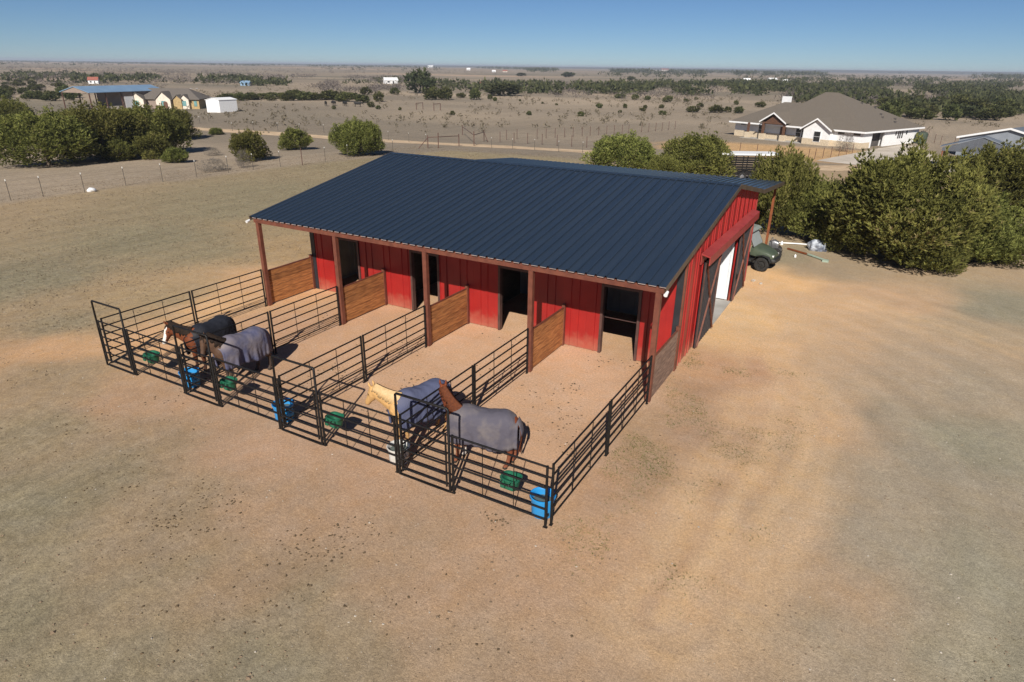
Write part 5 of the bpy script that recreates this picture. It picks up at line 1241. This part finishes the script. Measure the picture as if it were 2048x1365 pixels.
for a in [(187,168,18,12,'small white house with a red roof behind the pole barn','white_siding','red_roof',.3),(490,172,18,9,'pale blue shed at the edge of the far woods','blue_roof','blue_roof',0),(783,168,26,11,'white barn among bare trees left of the round oak','white_siding','white_trim',.4),
          (861,137,10,5,'tiny white house on the skyline above the round oak','white_siding','white_trim',0),(937,142,7,5,'white cottage at the left of the far pale group','white_siding','white_trim',0),(988,145,7,4,'white cottage midway in the far pale group','white_siding','white_trim',.3),
          (1010,145,9,4,'cream cottage at the right of the far pale group','stucco','red_roof',0),(966,170,12,5,'tan roofed house in the oak belt','stucco','red_roof',.2),(1494,166,13,8,'white house beyond the oak belt left of the chimney','white_siding','white_trim',0),
          (1546,163,16,6,'long white house beyond the chimney','white_siding','white_trim',.1),(1571,165,10,5,'small white outbuilding right of the long white house','white_siding','white_trim',0),(1330,142,14,4,'low pale house on the far right plain','stucco','red_roof',0)]:
    far_house(*a)

# black cattle
M['black_hide'] = pm('black_hide', (.012,.011,.010), (.02,.018,.016), 8, .7)
def cow(px, py, ang, label):
    p = gp(px, py); t = thing('cow', label, 'cow', tuple(p), ang, 'black cattle on the pasture', local=True)
    mb = MB().tube([(.95,0,1.0),(.8,0,1.02),(.3,0,1.0),(-.3,0,.98),(-.8,0,1.05),(-1.0,0,1.05)], [.16,.27,.33,.34,.28,.12], 10, ry=[.2,.36,.40,.38,.33,.14])
    mb.tube([(.85,0,1.1),(1.15,0,1.05),(1.4,0,.85),(1.55,0,.66)], [.2,.16,.13,.09], 8)
    for x, y in ((.6,.2),(.6,-.2),(-.72,.2),(-.72,-.2)): mb.tube([(x,y,.9),(x+.02,y,.5),(x,y,0)], [.14,.08,.06], 7, up=(1,0,0))
    mb.tube([(-1.0,0,1.25),(-1.12,0,1.0),(-1.1,0,.55)], [.03,.025,.04], 5)
    src = bpy.data.objects.new('tmp', mb.mesh('b')); col.objects.link(src); md = src.modifiers.new('r', 'REMESH'); md.mode = 'VOXEL'; md.voxel_size = .06
    dg = bpy.context.evaluated_depsgraph_get(); dg.update(); me = bpy.data.meshes.new_from_object(src.evaluated_get(dg)); bpy.data.objects.remove(src)
    obj('cow_body', me, M['black_hide'], t)
for a in [(652,213,2.4,'leftmost black cow on the pasture'),(668,212,2.8,'second black cow from the left on the pasture'),(690,213,-.4,'third black cow from the left on the pasture'),(716,214.5,.6,'rightmost black cow on the pasture')]: cow(*a)
# ------------------------------------------------------------------ utility vehicle and odds and ends behind the barn
M['utv_green'] = pm('utv_green', (.075,.095,.065), (.06,.078,.052), 4, .38)
M['utv_black'] = pm('utv_black', (.02,.02,.02), (.03,.03,.028), 6, .6)
M['utv_canopy'] = pm('utv_canopy', (.24,.27,.25), (.2,.23,.21), 4, .5)
M['tan_rim'] = pm('tan_rim', (.55,.48,.38), (.45,.38,.30), 6, .5)
UX, UY = 15.35, 23.15
utv = thing('utility_vehicle', 'olive green utility vehicle parked under the lean-to behind the barn', 'utility vehicle', (UX, UY, 0), R(-8), local=True)
def loft_x(secs, n=16, e=.5):
    """sections (x, half width, z low, z high) rounded like pressed plastic"""
    mb = MB()
    for x, w, z0, z1 in secs:
        for k in range(n):
            a = 2*math.pi*k/n; c, s = math.cos(a), math.sin(a)
            mb.v.append((x, w*math.copysign(abs(c)**e, c), (z0+z1)/2+(z1-z0)/2*math.copysign(abs(s)**e, s)))
    for i in range(len(secs)-1):
        for k in range(n): mb.f.append((i*n+k, i*n+(k+1) % n, (i+1)*n+(k+1) % n, (i+1)*n+k))
    mb.f.append(tuple(range(n))); mb.f.append(tuple((len(secs)-1)*n+k for k in range(n))); return mb
obj('hood', loft_x([(.50,.70,.62,1.16),(.75,.70,.60,1.12),(1.1,.62,.58,1.02),(1.4,.52,.56,.90),(1.56,.42,.55,.78)]), M['utv_green'], utv, smooth=40)
obj('chassis', MB().box(-1.45, 1.35, -.42, .42, .30, .52), M['utv_black'], utv)
obj('front_bumper', loft_x([(1.45,.50,.38,.62),(1.60,.48,.38,.64),(1.68,.40,.42,.6)]), M['utv_black'], utv, smooth=40)
obj('floor_sill', MB().box(-.4, .6, -.70, .70, .40, .50), M['utv_black'], utv)
obj('seat', loft_x([(-.45,.66,.52,.86),(-.1,.66,.52,.86),(.05,.62,.55,.80)]), M['utv_black'], utv, smooth=40)
obj('seat_back', MB().prism([(-.52,-.66,.8),(-.40,-.66,.8),(-.56,-.66,1.35),(-.66,-.66,1.35)], (0,1.32,0)), M['utv_black'], utv)
bed = obj('cargo_bed', MB().box(-1.6, -.6, -.72, .72, .62, .70), M['utv_green'], utv)
for q in (MB().box(-1.6,-.6,-.72,-.68,.70,1.0), MB().box(-1.6,-.6,.68,.72,.70,1.0), MB().box(-1.6,-1.56,-.68,.68,.70,1.0), MB().box(-.64,-.6,-.68,.68,.70,1.0)): obj('bed_side', q, M['utv_green'], bed)
cage = [[(.62,s*.66,1.1),(.28,s*.64,1.75),(-.05,s*.62,1.93)] for s in (-1,1)]+[[(-.62,s*.66,.65),(-.62,s*.64,1.6),(-.5,s*.62,1.93)] for s in (-1,1)]+[[(-.5,s*.62,1.93),(-.05,s*.62,1.93)] for s in (-1,1)]+[[(.28,-.64,1.75),(.28,.64,1.75)],[(-.5,-.62,1.93),(-.5,.62,1.93)]]
for c_ in cage: obj('roll_bar', MB().tube(c_, .026, 8, up=(0,1,.2)), M['utv_black'], utv, smooth=50)
obj('canopy', MB().prism([(-.72,-.70,1.95),(.30,-.70,1.86),(.46,-.70,1.80),(.46,-.70,1.84),(.30,-.70,1.92),(-.72,-.70,2.01)], (0,1.4,0)), M['utv_canopy'], utv)
obj('windscreen', MB().prism([(.62,-.62,1.13),(.64,-.62,1.13),(.32,-.60,1.74),(.30,-.60,1.74)], (0,1.22,0)), pm('clear_screen', (.30,.33,.33), (.26,.29,.29), 3, .08), utv)
obj('steering_wheel', MB().tube([(.18+.0*k, .32+.16*math.cos(a), 1.12+.16*math.sin(a)) for k, a in enumerate(np.linspace(0, 6.28, 14))], .014, 6), M['utv_black'], utv)
for s in (-.36,.36): obj('headlight', loft_x([(1.47,.09,.70,.80),(1.56,.07,.69,.78)]), M['fixture_white'], utv).location = (0, s, 0)
for x in (1.12,-1.05):
    for s in (-1,1):
        wheel(utv, (x, s*.66, .34), .34, .26, M['utv_black'])
    for s in (-1,1): obj('fender', MB().tube([(x-.42, s*.66, .50),(x-.28, s*.66, .72),(x, s*.66, .79),(x+.28, s*.66, .72),(x+.42, s*.66, .50)], [.02]*5, 8, ry=[.16]*5, up=(0,1,0)), M['utv_black'], utv, smooth=50)
# small wheeled machine behind it
wm_ = gp(1549, 520); mc = thing('wheeled_machine', 'small grey machine on a cream-rimmed wheel behind the green vehicle', 'machine', (wm_.x, wm_.y, 0))
wheel(mc, (wm_.x, wm_.y, .29), .29, .2, M['tan_rim'], (.2,1,0)); wheel(mc, (wm_.x-.1, wm_.y+.9, .29), .29, .2, M['tan_rim'], (.2,1,0))
obj('axle', MB().tube([(wm_.x, wm_.y, .29), (wm_.x-.1, wm_.y+.9, .29)], .04, 8), M['utv_black'], mc)
obj('frame', MB().bar((wm_.x-.9, wm_.y+.45, .42), (wm_.x+.2, wm_.y+.45, .42), .5, .08), M['rim_grey'], mc)
en = loft_x([(-.25,.18,.5,.85),(0,.2,.48,.95),(.22,.15,.52,.85)]); en.v = [(x+wm_.x-.2, y+wm_.y+.45, z) for x, y, z in en.v]; obj('engine', en, M['rim_grey'], mc, smooth=40)
obj('handle_bar', MB().tube([(wm_.x-.2, wm_.y+.25, .5), (wm_.x-.35, wm_.y+.2, 1.0), (wm_.x-.35, wm_.y+.7, 1.0), (wm_.x-.2, wm_.y+.65, .5)], .018, 8), M['rim_grey'], mc)
# heap of tarpaulin, pipes, pole
tp = gp(1632, 501)
me = bmesh.new(); bmesh.ops.create_icosphere(me, subdivisions=4, radius=1); rr = random.Random(9)
for v in me.verts:
    n_ = float(vnoise(np.array([v.co.x*2.3+5]), np.array([v.co.y*2.3+v.co.z*1.9+7]), 4)[0]); f_ = float(vnoise(np.array([v.co.x*7+1]), np.array([v.co.y*7+v.co.z*6]), 8)[0])
    v.co *= .72+.45*n_+.16*f_; v.co.x *= .46; v.co.y *= .36; v.co.z = max(v.co.z, -.35)*.40+.13
tm_ = bpy.data.meshes.new('tarpaulin_heap'); me.to_mesh(tm_); me.free()
th1 = obj('tarpaulin_heap', tm_, pm('tarpaulin', (.50,.53,.58), (.10,.12,.17), 2.6, .5, .01, 10)); th1.location = (tp.x, tp.y, 0)
tag(th1, 'crumpled white tarpaulin heap under the edge of the great cedar', 'tarpaulin')
a, b = gp(1540, 487), gp(1640, 493)
tag(obj('white_pipe', MB().tube([(a.x, a.y, .06), ((a.x+b.x)/2, (a.y+b.y)/2, .07), (b.x, b.y, .05)], .04, 10), M['fixture_white'], smooth=60), 'long white pipe lying on the ground behind the lean-to', 'pipe')
a, b = gp(1597, 505), gp(1620, 513)
tag(obj('rusty_bar', MB().bar((a.x-.6, a.y+.3, .06), (b.x, b.y, .08), .09, .07), M['rust_post']), 'rusty bar lying left of the pale green pole', 'bar')
a, b = gp(1614, 511), gp(1651, 524)
pl = thing('fallen_post', 'pale green pole lying on the ground by the tarpaulin heap', 'pole', (a.x, a.y, 0))
M['pale_green'] = pm('pale_green', (.34,.42,.33), (.26,.32,.26), 5, .6)
obj('pole', MB().tube([(a.x, a.y, .07), (b.x, b.y, .06)], .06, 10), M['pale_green'], pl, smooth=60); obj('pole_foot', MB().box(b.x-.16, b.x+.14, b.y-.13, b.y+.13, 0, .10), M['pale_green'], pl)
for px, py, r_, lab in ((1563,490,.08,'white plastic jug beside the long white pipe'),(1590,515,.06,'small white scrap in front of the pale green pole')):
    p = gp(px, py); j = thing('white_jug', lab, 'jug', tuple(p)); obj('jug_body', MB().lathe([(.001,0),(r_,0),(r_,r_*1.7),(r_*.45,r_*2.3),(r_*.35,r_*2.7),(.001,r_*2.7)], tuple(p), 14), M['fixture_white'], j, smooth=40)
for px, py, r_, lab in ((1506,563,.10,'left of two brown stones by the barn corner'),(1521,569,.08,'right of two brown stones by the barn corner')):
    p = gp(px, py); bm_ = bmesh.new(); bmesh.ops.create_icosphere(bm_, subdivisions=2, radius=r_)
    for v in bm_.verts: v.co *= .75+.5*rr.random(); v.co.z *= .7
    sm2 = bpy.data.meshes.new('stone'); bm_.to_mesh(sm2); bm_.free(); o = obj('stone', sm2, M['pebble']); o.location = (p.x, p.y, .03); tag(o, lab, 'stone')
p = gp(183, 384); bm_ = bmesh.new(); bmesh.ops.create_icosphere(bm_, subdivisions=3, radius=.32)
for v in bm_.verts: v.co *= .7+.5*float(vnoise(np.array([v.co.x*5+3]), np.array([v.co.y*5+v.co.z*4]), 2)[0]); v.co.z *= .6
sm2 = bpy.data.meshes.new('white_sack'); bm_.to_mesh(sm2); bm_.free(); o = obj('white_sack', sm2, M['fixture_white']); o.location = (p.x, p.y, .12); tag(o, 'white sack lying against the wire fence at left', 'sack')

# ------------------------------------------------------------------ haze
def build_haze(dens):
    mb = MB().box(-9400, 9400, -2700, 12400, -14, 19)
    m = bpy.data.materials.new('haze_air'); m.use_nodes = True; n = m.node_tree.nodes; n.remove(n['Principled BSDF'])
    v = n.new('ShaderNodeVolumePrincipled'); v.inputs['Color'].default_value = (.80,.87,1.0,1); v.inputs['Density'].default_value = dens; v.inputs['Anisotropy'].default_value = .1
    m.node_tree.links.new(v.outputs[0], n['Material Output'].inputs['Volume'])
    return tag(obj('haze', mb, m), 'thin blue haze over the far plain', 'haze', kind='stuff')
build_haze(HAZE)
